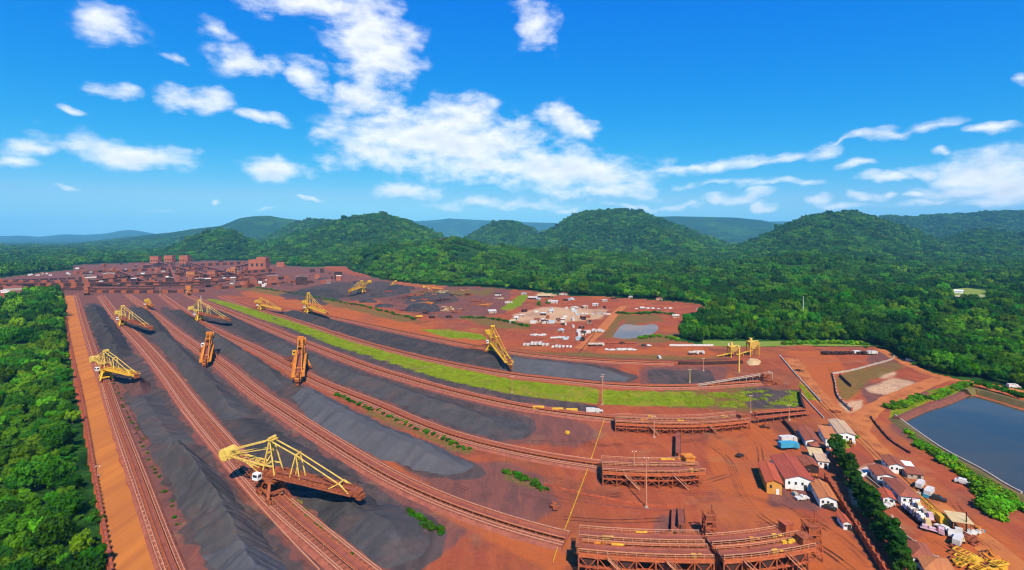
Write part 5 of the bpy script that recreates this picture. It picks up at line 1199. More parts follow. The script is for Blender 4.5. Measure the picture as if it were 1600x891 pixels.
# ------------------------------------------------------------------ vehicles
def car_mesh(name, body, L=4.6, Wd=1.9, pickup=False, van=False):
    mb = MB(); h = 2.1 if van else 1.6
    prof = [(-L/2,.35),(-L/2,1.0),(-L*.46,1.05)]
    if van: prof = [(-L/2,.35),(-L/2,h-.05),(-L*.45,h),(L*.25,h),(L*.38,1.2),(L/2,1.0),(L/2,.35)]
    elif pickup: prof = [(-L/2,.4),(-L/2,1.05),(-L*.08,1.05),(-L*.04,h+.1),(L*.14,h+.1),(L*.24,1.1),(L/2,.98),(L/2,.4)]
    else: prof = [(-L/2,.35),(-L/2,.98),(-L*.40,1.05),(-L*.30,h),(L*.10,h),(L*.24,1.02),(L/2,.9),(L/2,.35)]
    n = len(prof); vs = [(x, s*Wd/2*(.86 if z > 1.2 else 1), z) for s in (-1, 1) for x, z in prof]
    mb.add(vs, [tuple(range(n)), tuple(range(2*n-1, n-1, -1))] + [(i, n+i, n+(i+1) % n, (i+1) % n) for i in range(n)], 0)
    for s in (-1, 1): mb.b0(-L*.26 if not pickup else -.1, L*.10, s*Wd*.44-.02, s*Wd*.44+.02, 1.12, h-.12, 1)
    mb.add([(L*.125,-Wd*.38,h-.1),(L*.125,Wd*.38,h-.1),(L*.235,Wd*.42,1.08),(L*.235,-Wd*.42,1.08)], [(0,1,2,3)], 1)
    for x in (-L*.31, L*.31):
        for s in (-1, 1): mb.cyl((x, s*Wd*.40, .36), (x, s*Wd*.53, .36), .36, 10, 2)
    o = mb.build(name, [body, M_['glass'], M_['tyre']]); me = o.data; bpy.data.objects.remove(o); return me
def truck_mesh(name, cab, load, L=8.0, kind='box'):
    mb = MB(); Wd = 2.5; mb.b0(-L/2, L/2, -.5, .5, .7, 1.0, 3); x = L/2 - 2.0
    mb.add([(x,-Wd/2,.6),(L/2,-Wd/2,.6),(L/2,-Wd/2,1.6),(L/2-.25,-Wd/2,2.8),(x,-Wd/2,2.9),(x,Wd/2,.6),(L/2,Wd/2,.6),(L/2,Wd/2,1.6),(L/2-.25,Wd/2,2.8),(x,Wd/2,2.9)], [(0,1,2,3,4),(9,8,7,6,5),(1,6,7,2),(2,7,8,3),(3,8,9,4),(4,9,5,0),(0,5,6,1)], 0)
    mb.add([(L/2+.01,-1.1,1.65),(L/2+.01,1.1,1.65),(L/2-.2,1.1,2.65),(L/2-.2,-1.1,2.65)], [(0,1,2,3)], 2)
    if kind == 'box': mb.b0(-L/2, x-.25, -Wd/2, Wd/2, 1.05, 3.2, 1)
    elif kind == 'tank': mb.cyl((-L/2,0,2.05),(x-.3,0,2.05), 1.15, 14, 1)
    elif kind == 'tipper':
        mb.add([(-L/2,-1.2,1.1),(x-.3,-1.2,1.1),(x-.3,1.2,1.1),(-L/2,1.2,1.1),(-L/2-.3,-1.35,2.5),(x-.1,-1.35,2.8),(x-.1,1.35,2.8),(-L/2-.3,1.35,2.5)], [(3,2,1,0),(0,1,5,4),(1,2,6,5),(2,3,7,6),(3,0,4,7),(4,5,6,7)], 1)
    else: mb.b0(-L/2, x-.25, -Wd/2, Wd/2, 1.05, 1.35, 1); mb.b0(-L/2+.6,-L/2+2.4,-.9,.9,1.35,2.3,1); mb.b0(-L/2+2.8,x-1,-.8,.8,1.35,2.0,0)
    for q in (-L*.38, -L*.25, L*.34):
        for s in (-1, 1): mb.cyl((q, s*.85, .5), (q, s*1.25, .5), .5, 10, 3)
    o = mb.build(name, [cab, load, M_['glass'], M_['tyre']]); me = o.data; bpy.data.objects.remove(o); return me
DW = M_['dustwhite']
CAR_W, CAR_D, PICK, VAN = car_mesh('white_car', DW), car_mesh('dark_car', M_['dark']), car_mesh('pickup', DW, 5.2, 1.95, True), car_mesh('van', DW, 5.6, 2.1, van=True)
PICK_R = car_mesh('dusty_pickup', M_['rust2'], 5.2, 1.95, True)
TB, TT, TP, TF = truck_mesh('box_truck', DW, DW), truck_mesh('tank_truck', DW, M_['concrete'], 9, 'tank'), truck_mesh('tipper', M_['yellow'], M_['yellow'], 8, 'tipper'), truck_mesh('flatbed', DW, M_['beige'], 9, 'flat')
T_TEAL = truck_mesh('teal_truck', M_['teal'], M_['teal'], 8.5, 'box'); T_PINK = truck_mesh('pink_truck', M_['pink'], M_['pink'], 8, 'flat'); T_DARK = truck_mesh('dark_truck', M_['rust'], M_['plantdark'], 9, 'tipper')
def veh(me, name, label, cat, px, yaw, group=None, z=.07, s=1.0):
    p = P(*px); o = mkobj(name, me, None, (p.x, p.y, z), radians(yaw)); o.scale = (s,s,s); return tag(o, label, cat, group)
ORD = ['first','second','third','fourth','fifth','sixth','seventh','eighth','ninth','tenth','eleventh','twelfth','thirteenth','fourteenth','fifteenth','sixteenth']
veh(TB, 'parked_truck', 'white box truck parked behind the teal truck', 'truck', (1231,692), 8, s=1.05)
veh(T_TEAL, 'parked_truck', 'teal blue truck parked on the red yard', 'truck', (1232,702), 6, s=1.1)
veh(PICK, 'parked_pickup', 'white pickup on the red yard left of the gate house', 'pickup', (1253,781), 10)
veh(CAR_D, 'parked_car', 'dark car at the front of the gate house', 'car', (1296,796), -40)
veh(VAN, 'parked_van', 'white van beside the front step of the gate house', 'van', (1301,790), 70)
veh(TB, 'parked_truck', 'white box truck with dark front beside the camp road', 'truck', (1438,762), 40, s=.8)
veh(TB, 'parked_truck', 'white truck parked further down the camp road', 'truck', (1452,774), 40, s=.85)
veh(CAR_D, 'parked_car', 'black car parked below the white truck by the camp road', 'car', (1466,782), -45, s=1.1)
veh(PICK, 'parked_pickup', 'white pickup in front of the small red-roofed hut', 'pickup', (1389,792), 25)
veh(TF, 'parked_truck', 'white flatbed parked under the right end of the tan canopy', 'truck', (1500,842), 55, s=.8)
veh(TB, 'parked_truck', 'white truck nearest the tan canopy, facing the yard', 'truck', (1497,850), 40, s=.8)
veh(PICK, 'parked_pickup', 'white pickup in the dark under the canopy', 'pickup', (1487,836), 50)
veh(CAR_W, 'parked_car', 'white car left of the tan canopy', 'car', (1473,828), 110)
veh(CAR_W, 'parked_car', 'white car right of the canopy near the scrap', 'car', (1519,836), 20)
veh(CAR_W, 'parked_car', 'long white car on the bank beside the reservoir dike', 'car', (1507,757), -45, s=1.3)
veh(VAN, 'parked_van', 'pale van on the upper road at the right edge', 'van', (1584,606), -12, s=1.2)
veh(VAN, 'parked_van', 'white van on the wood road near the scrap row', 'van', (1422,565), -40)
veh(TB, 'parked_truck', 'white and blue truck on the black strip below the green strip', 'truck', (926,646), -5, s=.9)
veh(PICK, 'parked_pickup', 'white pickup beside the truck on the black strip', 'pickup', (935,644), 0)
for i, (x, y) in enumerate([(842,641),(872,644),(894,645)]): veh(TP, 'yard_loader', '%s yellow tipper on the fifth track bed before the rear trestle' % ['leftmost','middle','rightmost'][i], 'truck', (x,y), -8, 'yellow tippers on the bed', s=.8)
veh(CAR_D, 'parked_car', 'lone dark car in the middle of the open red yard', 'car', (1156,714), 30, s=.9)
# trailer convoy and machines in the camp yard
def trailer(label, a, b, m, seed, lumps):
    p, q = P(*a), P(*b); d = q - p; L = d.length; o = thing('flatbed_trailer', label, 'trailer', (p.x, p.y, .06), atan2(d.y, d.x)); mb = MB(); mb.b0(0, L, -1.3, 1.3, 1.0, 1.35); mb.build('bed', m, o); mb = MB()
    for x in np.arange(1.2, L, 1.5):
        for s in (-1, 1): mb.cyl((x, s*.9, .5), (x, s*1.3, .5), .5, 8)
    mb.build('wheels', M_['tyre'], o); r = random.Random(seed)
    for i in range(lumps):
        x = L*(i+.5)/lumps; w = L/lumps; mb = MB(); h = r.uniform(.9, 2.0)
        mb.box((x, r.uniform(-.2,.2), 1.35+h/2), (w*r.uniform(.55,.85), r.uniform(1.5,2.3), h), r.uniform(-.2,.2), 0, .75); mb.cyl((x-w*.2, -.8, 1.5+h), (x-w*.2, .8, 1.5+h), .3, 8)
        mb.build('machine_load', r.choice([W_, M_['concrete'], M_['pink'], W_, M_['beige']]), o)
    return o
trailer('front long trailer loaded with white and pink machines in the camp yard', (1412,796), (1452,829), M_['dark'], 1, 9)
trailer('rear long trailer loaded with pale machines beside the yellow crane', (1424,790), (1456,820), M_['rust'], 2, 7)
veh(T_PINK, 'parked_truck', 'pink truck at the front of the machine convoy', 'truck', (1457,832), -40, s=.8)
def crane(label, a, b):
    p, q = P(*a), P(*b); d = q-p; L = d.length; o = thing('mobile_crane', label, 'crane', (q.x, q.y, .06), atan2(-d.y, -d.x))
    mb = MB(); mb.b0(-4, 5, -1.3, 1.3, .9, 1.7); mb.build('carrier', M_['yellow'], o); mb = MB(); mb.b0(-3.5,-.5,-1.2,1.2,1.7,3.4); mb.build('cab', M_['yellow'], o); mb = MB()
    for x in (-3,-1,2,4):
        for s in (-1,1): mb.cyl((x,s*.9,.55),(x,s*1.35,.55),.55,8)
    mb.build('wheels', M_['tyre'], o)
    mb = MB(); t = .55
    for y in (-t, t):
        for z in (2.2, 3.3): mb.beam((-1,y,z),(L,y*.6,z*.6+1.2), .16)
    n = int(L/1.6)
    for i in range(n):
        x0, x1 = -1+(L+1)*i/n, -1+(L+1)*(i+1)/n
        for y in (-t,t): mb.beam((x0,y,2.2 if i%2 else 3.2),(x1,y,3.2 if i%2 else 2.2), .1)
    mb.build('lattice_boom', M_['yellow'], o)
crane('yellow mobile crane with its lattice boom laid along the trailers', (1424,776), (1466,815))
def frame_pile(label, px, sx, sy, h, m, seed, n=18, yaw=0, name='steel_scrap', cat='scrap pile'):
    p = P(*px); o = thing(name, label, cat, (p.x, p.y, .05), yaw); r = random.Random(seed)
    mb = MB()
    for k in range(max(2, n//6)): mb.box((r.uniform(-.7,.7)*sx, r.uniform(-.7,.7)*sy, h*.18), (sx*r.uniform(.3,.6), sy*r.uniform(.3,.7), h*.34), r.uniform(-.2,.2))
    mb.build('stacked_plates', r.choice([m, M_['rust']]), o)
    for i in range(max(4, n//3)):                       # welded rectangular frames lying on one another
        q = MB(); c = Vector((r.uniform(-.75,.75)*sx, r.uniform(-.75,.75)*sy, h*(.25+.7*r.random()*(i+1)/max(4, n//3)))); t = r.choice([0, 0, pi/2]) + r.uniform(-.18,.18); a, b = sx*r.uniform(.25,.5), sy*r.uniform(.15,.35); e1 = Vector((cos(t),sin(t),r.uniform(-.12,.12))); e2 = Vector((-sin(t),cos(t),r.uniform(-.1,.1))); w = r.uniform(.22,.4)
        P4 = [c+e1*a+e2*b, c-e1*a+e2*b, c-e1*a-e2*b, c+e1*a-e2*b]
        for u in range(4): q.beam(P4[u], P4[(u+1) % 4], w)
        for u in (-.4, 0, .4): q.beam(c+e1*a*u+e2*b, c+e1*a*u-e2*b, w*.7)
        q.build('steel_frame', r.choice([m, m, m, M_['rust']]), o)
    return o
def frame_tower(label, px, w, h, m):
    p = P(*px); o = thing('hopper_tower', label, 'tower', (p.x, p.y, .05)); mb = MB(); k = 4
    for x in (-w,w):
        for y in (-w,w): q = MB(); q.beam((x,y,0),(x*.8,y*.8,h), .3); q.build('post', m, o)
    for i in range(k):
        z0, z1 = h*i/k, h*(i+1)/k
        for s in (-1,1): mb.beam((-w,s*w,z0),(w,s*w,z1), .16); mb.beam((s*w,-w,z0),(s*w,w,z1), .16); mb.beam((-w,s*w,z1),(w,s*w,z1), .2); mb.beam((s*w,-w,z1),(s*w,w,z1), .2)
    mb.build('bracing', M_['rust2'], o); mb = MB(); mb.box((0,0,h*.8), (w*1.5,w*1.5,h*.22), 0, 0, 1.0); mb.box((0,0,h*.62), (w*.8,w*.8,h*.2)); mb.build('hopper', M_['rust'], o)
    mb = MB(); mb.cyl((w*.5,0,h),(w*.5,0,h*1.35), .15, 6); mb.build('vent_pipe', m, o)
    return o
frame_pile('heap of yellow steel frames at the bottom right corner', (1530,884), 7, 4.5, 2.6, M_['yellow'], 5, 30, .4)
frame_pile('second heap of yellow steel parts right of the corner frames', (1550,876), 4.5, 3, 2.4, M_['orange'], 6, 18, -.3)
frame_pile('heap of dark scrap beside the tan canopy', (1520,846), 4, 2.5, 1.5, M_['rust'], 7, 18, .4)
frame_pile('rusty steel ring frame on the ground before the front trestle', (866,796), 2.5, 2, 3.2, M_['rust'], 8, 12)
frame_pile('low yellow pallet stack beside the middle track', (884,678), 2.6, 1.6, 1.0, M_['yellow'], 9, 12)
frame_pile('rusty scrap on the upper plot below the kerb', (1300,644), 4, 2.5, 1.5, M_['rust'], 10, 14)
frame_pile('dark machine parts on the red ground right of the grass wedge', (1248,580), 3.5, 2, 2, M_['plantdark'], 11, 10)
frame_pile('rusty head machinery at the right end of the sixth track', (1205,600), 8, 3, 4, M_['rust'], 12, 30)
frame_tower('rusty drive tower at the right end of the sixth track', (1196,600), 2.2, 7, M_['rust'])
frame_tower('rusty drive tower at the right end of the front gallery', (1268,872), 2.2, 11, M_['rust2'])
frame_pile('dark drive parts at the right end of the rear trestle', (1194,668), 4, 2, 1.6, M_['plantdark'], 13, 12)
frame_tower('upright rusty hopper tower behind the front trestle', (1108,842), 1.8, 8.5, M_['rust'])
for i, (x, y, sx) in enumerate([(612,457,14),(632,466,12),(650,462,14),(668,476,10),(690,470,12),(700,484,9),(712,489,8),(665,490,10),(745,472,12),(760,478,10),(735,462,12),(690,458,10)]):
    frame_pile('%s heap of rusty stored parts from the left in the spare parts yard' % ORD[i], (x, y), sx*1.0, 6, 5.0, [M_['rust'],M_['plantdark'],M_['rust'],M_['orange'],M_['plantdark'],M_['beige']][i%6], 30+i, 24, random.uniform(-.2,.2), 'stored_parts', 'parts heap').__setitem__('group', 'heaps in the spare parts yard')

def clutter(px, n, label, group, seed):
    q = random.Random(seed); ms = []
    for k, m in enumerate((M_['rust'], DW, M_['plantdark'], M_['teal'], M_['orange'], M_['concrete'])):
        mb = MB()
        if k % 2: mb.b0(-.7,.7,-.5,.5,0,.9); mb.b0(-.75,.75,-.55,.55,.9,1.0)
        else:
            for a, b in ((-.5,0),(.4,.3),(.1,-.6)): mb.cyl((a,b,0),(a,b,.95),.32,8)
        o = mb.build('yard_drum', m); ms.append(o.data); bpy.data.objects.remove(o)
    for i in range(n):
        x, y = q.choice(px); p = P(x + q.uniform(-7,7), y + q.uniform(-4,4)); o = mkobj('yard_drum' , q.choice(ms), None, (p.x,p.y,.06), q.uniform(0,3)); s = q.uniform(.7,1.3); o.scale = (s,s,s); tag(o, label, 'drum', group)
clutter([(1240,772),(1262,745),(1275,750),(1285,712),(1300,705),(1330,695)], 26, 'small drum or crate lying beside the sheds of the upper camp', 'drums and crates by the sheds', 1)
clutter([(1400,755),(1425,765),(1440,778),(1395,780),(1420,800),(1475,822),(1530,830),(1490,855)], 30, 'small drum or crate lying in the walled camp yard', 'drums and crates in the walled camp', 2)
# ------------------------------------------------------------------ compound by the pond
CW = [(832,468,14,5,'pale'),(850,465,20,6,'sand'),(866,474,10,4,'white'),(884,470,9,4,'brown'),(849,493,9,4,'white'),(862,489,7,3,'white'),(852,506,10,4,'dark'),(876,520,9,5,'canvas'),(880,502,7,3,'white'),(897,484,12,3,'pale'),(915,482,8,3,'white'),(930,478,9,3,'white'),
      (912,500,6,3,'dark'),(920,506,6,3,'dark'),(910,514,7,3,'brown'),(912,524,7,3,'dark'),(910,533,6,3,'dark'),(840,503,9,3,'brown'),(815,496,10,3,'pale'),(800,505,8,3,'sand'),(795,474,12,3,'brown'),(806,500,6,3,'white'),(770,490,12,4,'white'),(778,462,10,3,'dark'),(1005,466,9,3,'brown'),(1030,469,10,3,'brown'),(1056,497,10,4,'pale'),(1095,484,16,4,'brown'),(945,472,8,3,'white'),(960,468,7,3,'brown'),(985,466,6,3,'white'),(818,461,8,3,'canvas'),(880,461,12,4,'brown')]
RM = {'pale':M_['paleslab'],'sand':M_['beige'],'white':M_['dustwhite'],'brown':M_['brownroof'],'dark':M_['plantdark'],'canvas':M_['canvas']}
RN = {'pale':'pale-roofed','sand':'sand-coloured','white':'white-roofed','brown':'brown-roofed','dark':'dark-roofed','canvas':'pale blue-roofed'}
CW.sort(); cnt = {}
for (x, y, wpx, hp, c) in CW:
    cnt[c] = cnt.get(c, 0) + 1; tot = sum(1 for q in CW if q[4] == c); d = 80000/(y-370); back = 370 + 80000/(d + wpx/800*d*.9)
    H('compound_shed', '%s shed in the dusty compound, %s of its colour from the left' % (RN[c], ORD[cnt[c]-1]) , 'shed', (x-wpx/2,y), (x+wpx/2,y), (x-wpx/2+random.uniform(-2,3),back), 2.7, random.choice(['gable','shed','hip']), random.choice([M_['concrete'],M_['plantdark'],M_['tanroof'],M_['dustwhite']]), RM[c], 'sheds of the dusty compound', win=2, rise=.9)
def row(me, name, lab, cat, x0, x1, y, n, yaw, group, jit=.5):
    for i in range(n):
        x = x0 + (x1-x0)*i/max(1, n-1); veh(me if not isinstance(me, list) else random.choice(me), name, lab % ORD[i], cat, (x + random.uniform(-jit,jit), y + random.uniform(-.4,.4)), yaw + random.uniform(-8,8), group)
row([VAN, TB], 'parked_van', 'white van in the front parking row of the compound, %s from the left', 'van', 820, 856, 540, 7, 75, 'front parking row')
row([VAN, PICK], 'parked_van', 'white vehicle in the right half of the front parking row, %s from its left end', 'van', 864, 892, 543, 6, 75, 'front parking row, right half')
row([CAR_W, VAN], 'parked_car', 'white car in the second parking row, %s from the left', 'car', 832, 850, 525, 5, 20, 'second parking row')
row([CAR_W, VAN], 'parked_car', 'white car in the close-parked block of the second row, %s from the left', 'car', 862, 888, 529, 8, 70, 'close-parked block')
row([TB, VAN], 'parked_truck', 'white truck along the compound road, %s from the bottom', 'truck', 928, 942, 519, 4, 60, 'trucks along the compound road')
row([CAR_D, PICK_R], 'parked_car', 'dark vehicle along the pond road, %s from the left', 'car', 945, 990, 537, 6, 5, 'dark vehicles before the pond')
row([CAR_W, VAN, PICK], 'parked_car', 'white vehicle on the lot below the pond, %s from the left', 'car', 948, 990, 548, 8, 20, 'vehicles on the lot below the pond', 2)
row([TT, TB], 'parked_truck', 'pale truck at the left end of the lot below the pond, %s from the left', 'truck', 926, 936, 541, 2, 10, 'trucks at the lot end')
row([CAR_W, CAR_D], 'parked_car', 'car beside the lot right of the pond road, %s from the left', 'car', 1006, 1014, 541, 2, 0, 'pair of cars below the pond')
row([TF, TT], 'parked_truck', 'truck standing at the right end of the red lot, %s from the left', 'truck', 1083, 1092, 554, 2, 0, 'trucks at the end of the red lot')
row([VAN, CAR_W, TB], 'parked_van', 'vehicle on the upper red lot behind the pond, %s from the left', 'van', 995, 1048, 483, 7, 15, 'vehicles behind the pond', 1.5)
row([TB, VAN, T_DARK], 'parked_truck', 'vehicle in the scrap row at the wood corner, %s from the left', 'truck', 1290, 1365, 554, 12, 15, 'scrap row at the wood corner', 2)
row([CAR_W, VAN], 'parked_car', 'white vehicle on the pale lane of the compound, %s from the left', 'car', 900, 945, 492, 6, 30, 'vehicles on the pale lane', 2)
row([T_DARK, TP], 'parked_truck', 'tipper near the stored parts, %s from the left', 'truck', 655, 700, 497, 3, 10, 'tippers near the stored parts', 3)
veh(VAN, 'parked_van', 'white van standing alone on the bund above the top track', 'van', (1030,560), 90)
# loose containers and huts of the compound, long heaps of spare parts
def box_mesh(name, L, W, h, m):
    mb = MB(); mb.b0(-L/2,L/2,-W/2,W/2,.1,h)
    for i in range(int(L/1.0)): x = -L/2+.5+i; mb.b0(x-.12,x+.12,-W/2-.06,W/2+.06,.2,h-.1)
    mb.b0(L/2,L/2+.05,-.9,.9,.2,h-.3); mb.b0(-L/2-.1,L/2+.1,-W/2-.1,W/2+.1,h,h+.1); o = mb.build(name, m); me = o.data; bpy.data.objects.remove(o); return me
CB = [box_mesh('container', 6.1, 2.4, 2.6, m) for m in (DW, DW, M_['paleslab'], M_['concrete'], M_['plantdark'], M_['rust'], M_['canvas'])]
rc = random.Random(12); CPOLY = [(800,492),(840,466),(950,468),(975,475),(935,512),(900,535),(830,520)]
n = 0
while n < 44:
    x, y = rc.uniform(795,975), rc.uniform(466,535)
    if inpoly(np.array([x]), np.array([y]), CPOLY)[0]: veh(rc.choice(CB), 'container', 'small container or cabin lying loose among the sheds of the dusty compound', 'container', (x,y), rc.choice([5,20,60,95]) + rc.uniform(-8,8), 'loose containers of the compound', s=rc.uniform(.7,1.3)); n += 1
for i in range(30):
    x, y = rc.uniform(625,790), rc.uniform(452,492)
    if x > 770 and y > 470: continue
    frame_pile('low long heap of rusty plates and frames in the spare parts yard', (x, y), rc.uniform(5,13), rc.uniform(2,4), rc.uniform(1.5,3.5), rc.choice([M_['rust'],M_['plantdark'],M_['plantdark'],M_['rust2'],M_['beige'],M_['concrete'],M_['orange']]), 60+i, 12, rc.uniform(-.15,.15), 'plate_heap', 'parts heap')['group'] = 'low heaps in the spare parts yard'
# yellow crusher plant
def crusher(label, px, h, seed):
    p = P(*px); o = thing('crusher', label, 'crusher', (p.x, p.y, .05), .2); mb = MB()
    for x in (-4,4):
        for y in (-2.5,2.5): mb.beam((x,y,0),(x,y,h), .6)
    mb.build('support_frame', M_['yellow'], o); mb = MB(); mb.add([(-4.5,-3,h),(4.5,-3,h),(4.5,3,h),(-4.5,3,h),(-1.5,-1,h*.5),(1.5,-1,h*.5),(1.5,1,h*.5),(-1.5,1,h*.5)], [(0,1,5,4),(1,2,6,5),(2,3,7,6),(3,0,4,7),(4,5,6,7)]); mb.build('hopper', M_['cream'], o)
    mb = MB(); mb.beam((0,0,h*.4),(-14,2,1), 1.4,.5); mb.beam((-8,1.2,0),(-8,1.2,3),.4); mb.build('discharge_conveyor', M_['yellow'], o); mb = MB(); mb.b0(-5,5,-.8,.8,h+.01,h+.6); mb.b0(-3,-1,-1,1,h+.6,h+3); mb.build('screen_house', M_['cream'], o)
crusher('yellow crusher with hopper left of the tall mast', (1146,558), 9, 1); crusher('larger yellow crusher right of the tall mast', (1176,556), 12, 2)

# ------------------------------------------------------------------ masts and poles
def mast(label, px, top, m, r=.22, arms=True, name='light_mast'):
    p = P(*px); h = CAM_H - (top - HOR) * p.y / F; o = thing(name, label, 'mast', (p.x, p.y, .05)); mb = MB(); mb.b0(-.6,.6,-.6,.6,0,.5); mb.build('base', M_['concrete'], o)
    mb = MB(); mb.cyl((0,0,.4),(0,0,h), r*1.3, 8, r2=r*.7); mb.build('pole', m, o)
    if arms: mb = MB(); mb.beam((-.9,0,h),(.9,0,h), .14); mb.build('crossarm', m, o)
    if arms:
        for x in (-.75, .75): mb = MB(); mb.b0(x-.2,x+.2,-.2,.2,h-.3,h-.08); mb.build('floodlight', W_, o)
    return o
CR, RL = M_['cream'], M_['rail']
mast('tall cream lighting mast above the sixth track end', (1155,582), 541, CR, .45)
mast('slim lighting mast between the green strips', (941,633), 588, RL, .22)
mast('tall orange mast before the middle trestle', (1010,794), 715, RL, .24)
mast('orange mast before the rear trestle', (1022,684), 650, RL, .22)
mast('slim mast at the left end of the green strip bend', (800,614), 588, RL, .2)
mast('short mast by the sixth track right of the blue-grey bank', (942,604), 585, RL, .2)
mast('mast beside the wall right of the rear trestle', (1233,657), 633, RL, .2)
mast('slim mast at the right end of the rear trestle', (1173,645), 618, RL, .2)
mast('pale mast beside the yellow hopper of the sixth track', (1078,598), 577, CR, .22)
mast('thin mast on the bund of the top track', (1099,580), 560, RL, .2)
mast('slim mast on the top of the middle trestle end', (991,752), 705, RL, .2)
mast('dark pole beside the tan canopy', (1510,836), 800, M_['dark'], .2, False)
mast('white pole standing in the right wood', (1255,498), 463, W_, .28, False)
mast('thin mast on the haul road edge below the left stacker', (153,745), 728, RL, .18)
mast('thin mast near the far stacker on the second track', (250,462), 450, CR, .2)
mast('pale mast beside the far fourth track stacker', (314,474), 462, W_, .35, False)
def chute(label, a, b, z0, z1, m):
    p, q = P(*a), P(*b); o = thing('cross_conveyor', label, 'conveyor', (p.x, p.y, 0)); d = q - p; mb = MB(); mb.beam((0,0,z0), (d.x,d.y,z1), 2.0, .5); mb.build('belt', M_['belt'], o)
    r = Vector((d.y,-d.x,0)).normalized()*1.1; mb = MB()
    for s in (-1,1): mb.beam(r*s + Vector((0,0,z0+.3)), r*s + Vector((d.x,d.y,z1+.3)), .25,.6)
    mb.build('side_frame', m, o); n = max(2, int(d.length/5))
    for i in range(n+1):
        t = i/n; z = z0 + (z1-z0)*t
        mb = MB()
        for s in (-1,1): mb.beam(d*t + r*s, d*t + r*s*.95 + Vector((0,0,z)), .25)
        mb.build('leg', m, o)
chute('dark cross conveyor behind the middle trestle', (1060,718), (1060,686), 3, 3, M_['rust'])
chute('dark cross conveyor behind the front trestle', (1066,838), (1064,802), 4, 1.5, M_['rust'])
chute('thin rusty pipe bridge left of the front cross conveyor', (1055,838), (1055,800), 2.0, 1.0, M_['rust2'])
low_wall('ground_pipe', 'rusty pipe on the ground from ditch to cross conveyor', 'pipe', [(852,758),(900,770),(960,782),(1010,790),(1062,792)], .6, .5, M_['rust2'], 3)
low_wall('ground_pipe', 'second rusty pipe line below the ditch before the front trestle', 'pipe', [(846,765),(880,780),(930,788),(1000,796),(1058,800)], .5, .4, M_['belt'], 3)
chute('low rust-red conveyor running right from the rear trestle', (1182,664), (1262,650), 3.6, 1.6, M_['rust2'])
chute('second low conveyor above the rear trestle end', (1180,652), (1256,643), 2.4, 1.4, M_['frame'])
# long head conveyor right of the sixth track
chute('long pale-edged conveyor rising to the sixth track head', (1090,606), (1205,596), 1.5, 6, M_['concrete'])
chute('dark inclined conveyor at the right end of the sixth track', (1140,598), (1205,592), 1.2, 5, M_['rust'])

# ------------------------------------------------------------------ far processing works
def tower(label, x0, x1, ybase, ytop, m, steps=1, depth=18, leg=0.35):
    a, b = P(x0,ybase), P(x1,ybase); W = b.x-a.x; h = (ybase-ytop)*a.y/F; o = thing('plant_tower', label, 'tower', ((a.x+b.x)/2, a.y, 0)); z0 = h*leg; mb = MB()
    if leg:
        for x in (-.42,0,.42):
            for y in (1, depth-1): q = MB(); q.beam((W*x,y,0),(W*x,y,z0), 1.2); q.build('column', M_['plantdark'], o)
        q = MB(); q.beam((-W*.42,1,z0*.1),(0,1,z0),.6); q.beam((W*.42,1,z0*.1),(0,1,z0),.6); q.b0(-W*.4,W*.4,2,depth-2,z0*.3,z0*.5); q.build('lower_floor', M_['plantdark'], o)
    mb.b0(-W/2, W/2, 0, depth, z0, h*(.8 if steps > 1 else 1)); mb.build('cladding', m, o)
    if steps > 1: q = MB(); q.b0(-W*.08, W/2+.5, 2, depth-2, h*.8, h*1.0); q.build('upper_storey', m, o)
    q = MB(); q.b0(-W/2-.6, W/2+.6, -.6, depth+.6, h*(.8 if steps > 1 else 1)+.02, h*(.8 if steps > 1 else 1)+1.0); q.build('roof', M_['plantwall'], o)
    for i in range(3): q = MB(); x = W*(i-1)*.28; q.b0(x-W*.07, x+W*.07, -.12, .05, z0+(h-z0)*.25, z0+(h-z0)*.5); q.build('window', M_['dark'], o)
    return o
PW = M_['plantwall']
tower('left of three tall rust-brown plant towers on the skyline of the works', 234,247,417,401,PW); tower('middle of three tall rust-brown plant towers', 256,269,415,400,PW); tower('right of three tall rust-brown plant towers', 280,293,418,400,PW)
tower('big stepped orange-brown block right of the three towers', 388,415,424,402,PW,2,26,.12)
tower('small orange transfer house left in the works', 291,304,435,425,M_['orangeroof'],1,10,.2); tower('small orange transfer house in the middle of the works', 324,336,434,424,PW,1,10,.2); tower('orange transfer house with raised top right in the works', 354,367,432,418,M_['orangeroof'],2,10,.25)
tower('rusty transfer tower at the head of the first track', 131,137,462,449,PW,1,5,.3); tower('rusty transfer tower at the head of the fourth track', 290,298,455,447,M_['orange'],1,6,.3)
def gallery(label, a, b, h0, h1, w=4.0, m=None):
    p, q = P(*a), P(*b); d = q-p; o = thing('conveyor_gallery', label, 'conveyor', (p.x,p.y,0)); mb = MB(); mb.beam((0,0,h0),(d.x,d.y,h1), w, 2.6); mb.build('gallery_box', m or M_['plantdark'], o)
    mb = MB(); mb.beam((0,0,h0+1.45),(d.x,d.y,h1+1.45), w+.8, .25); mb.build('gallery_roof', M_['belt'], o); n = max(2, int(d.length/28))
    for i in range(n):
        t = (i+.5)/n; z = h0+(h1-h0)*t
        if z > 2.5: mb = MB(); c = d*t; mb.beam((c.x-1.5,c.y,0),(c.x-.5,c.y,z-1), .6); mb.beam((c.x+1.5,c.y,0),(c.x+.5,c.y,z-1), .6); mb.build('trestle_leg', M_['plantdark'], o)
for i, g in enumerate([((0,449),(150,447),6,6),((150,448),(300,447),7,7),((300,447),(420,441),7,8),((60,455),(240,455),4,4),((200,452),(330,449),5,5),((180,430),(235,446),14,5),((264,424),(276,446),20,5),((246,418),(330,437),18,8),((292,420),(380,436),20,7),((300,440),(430,433),6,9),((210,436),(290,432),8,9),((330,432),(390,420),8,16),((150,442),(210,436),5,8),((370,432),(440,437),8,4)]):
    gallery('%s dark conveyor gallery of the far works counted from the left' % ORD[i], *g)
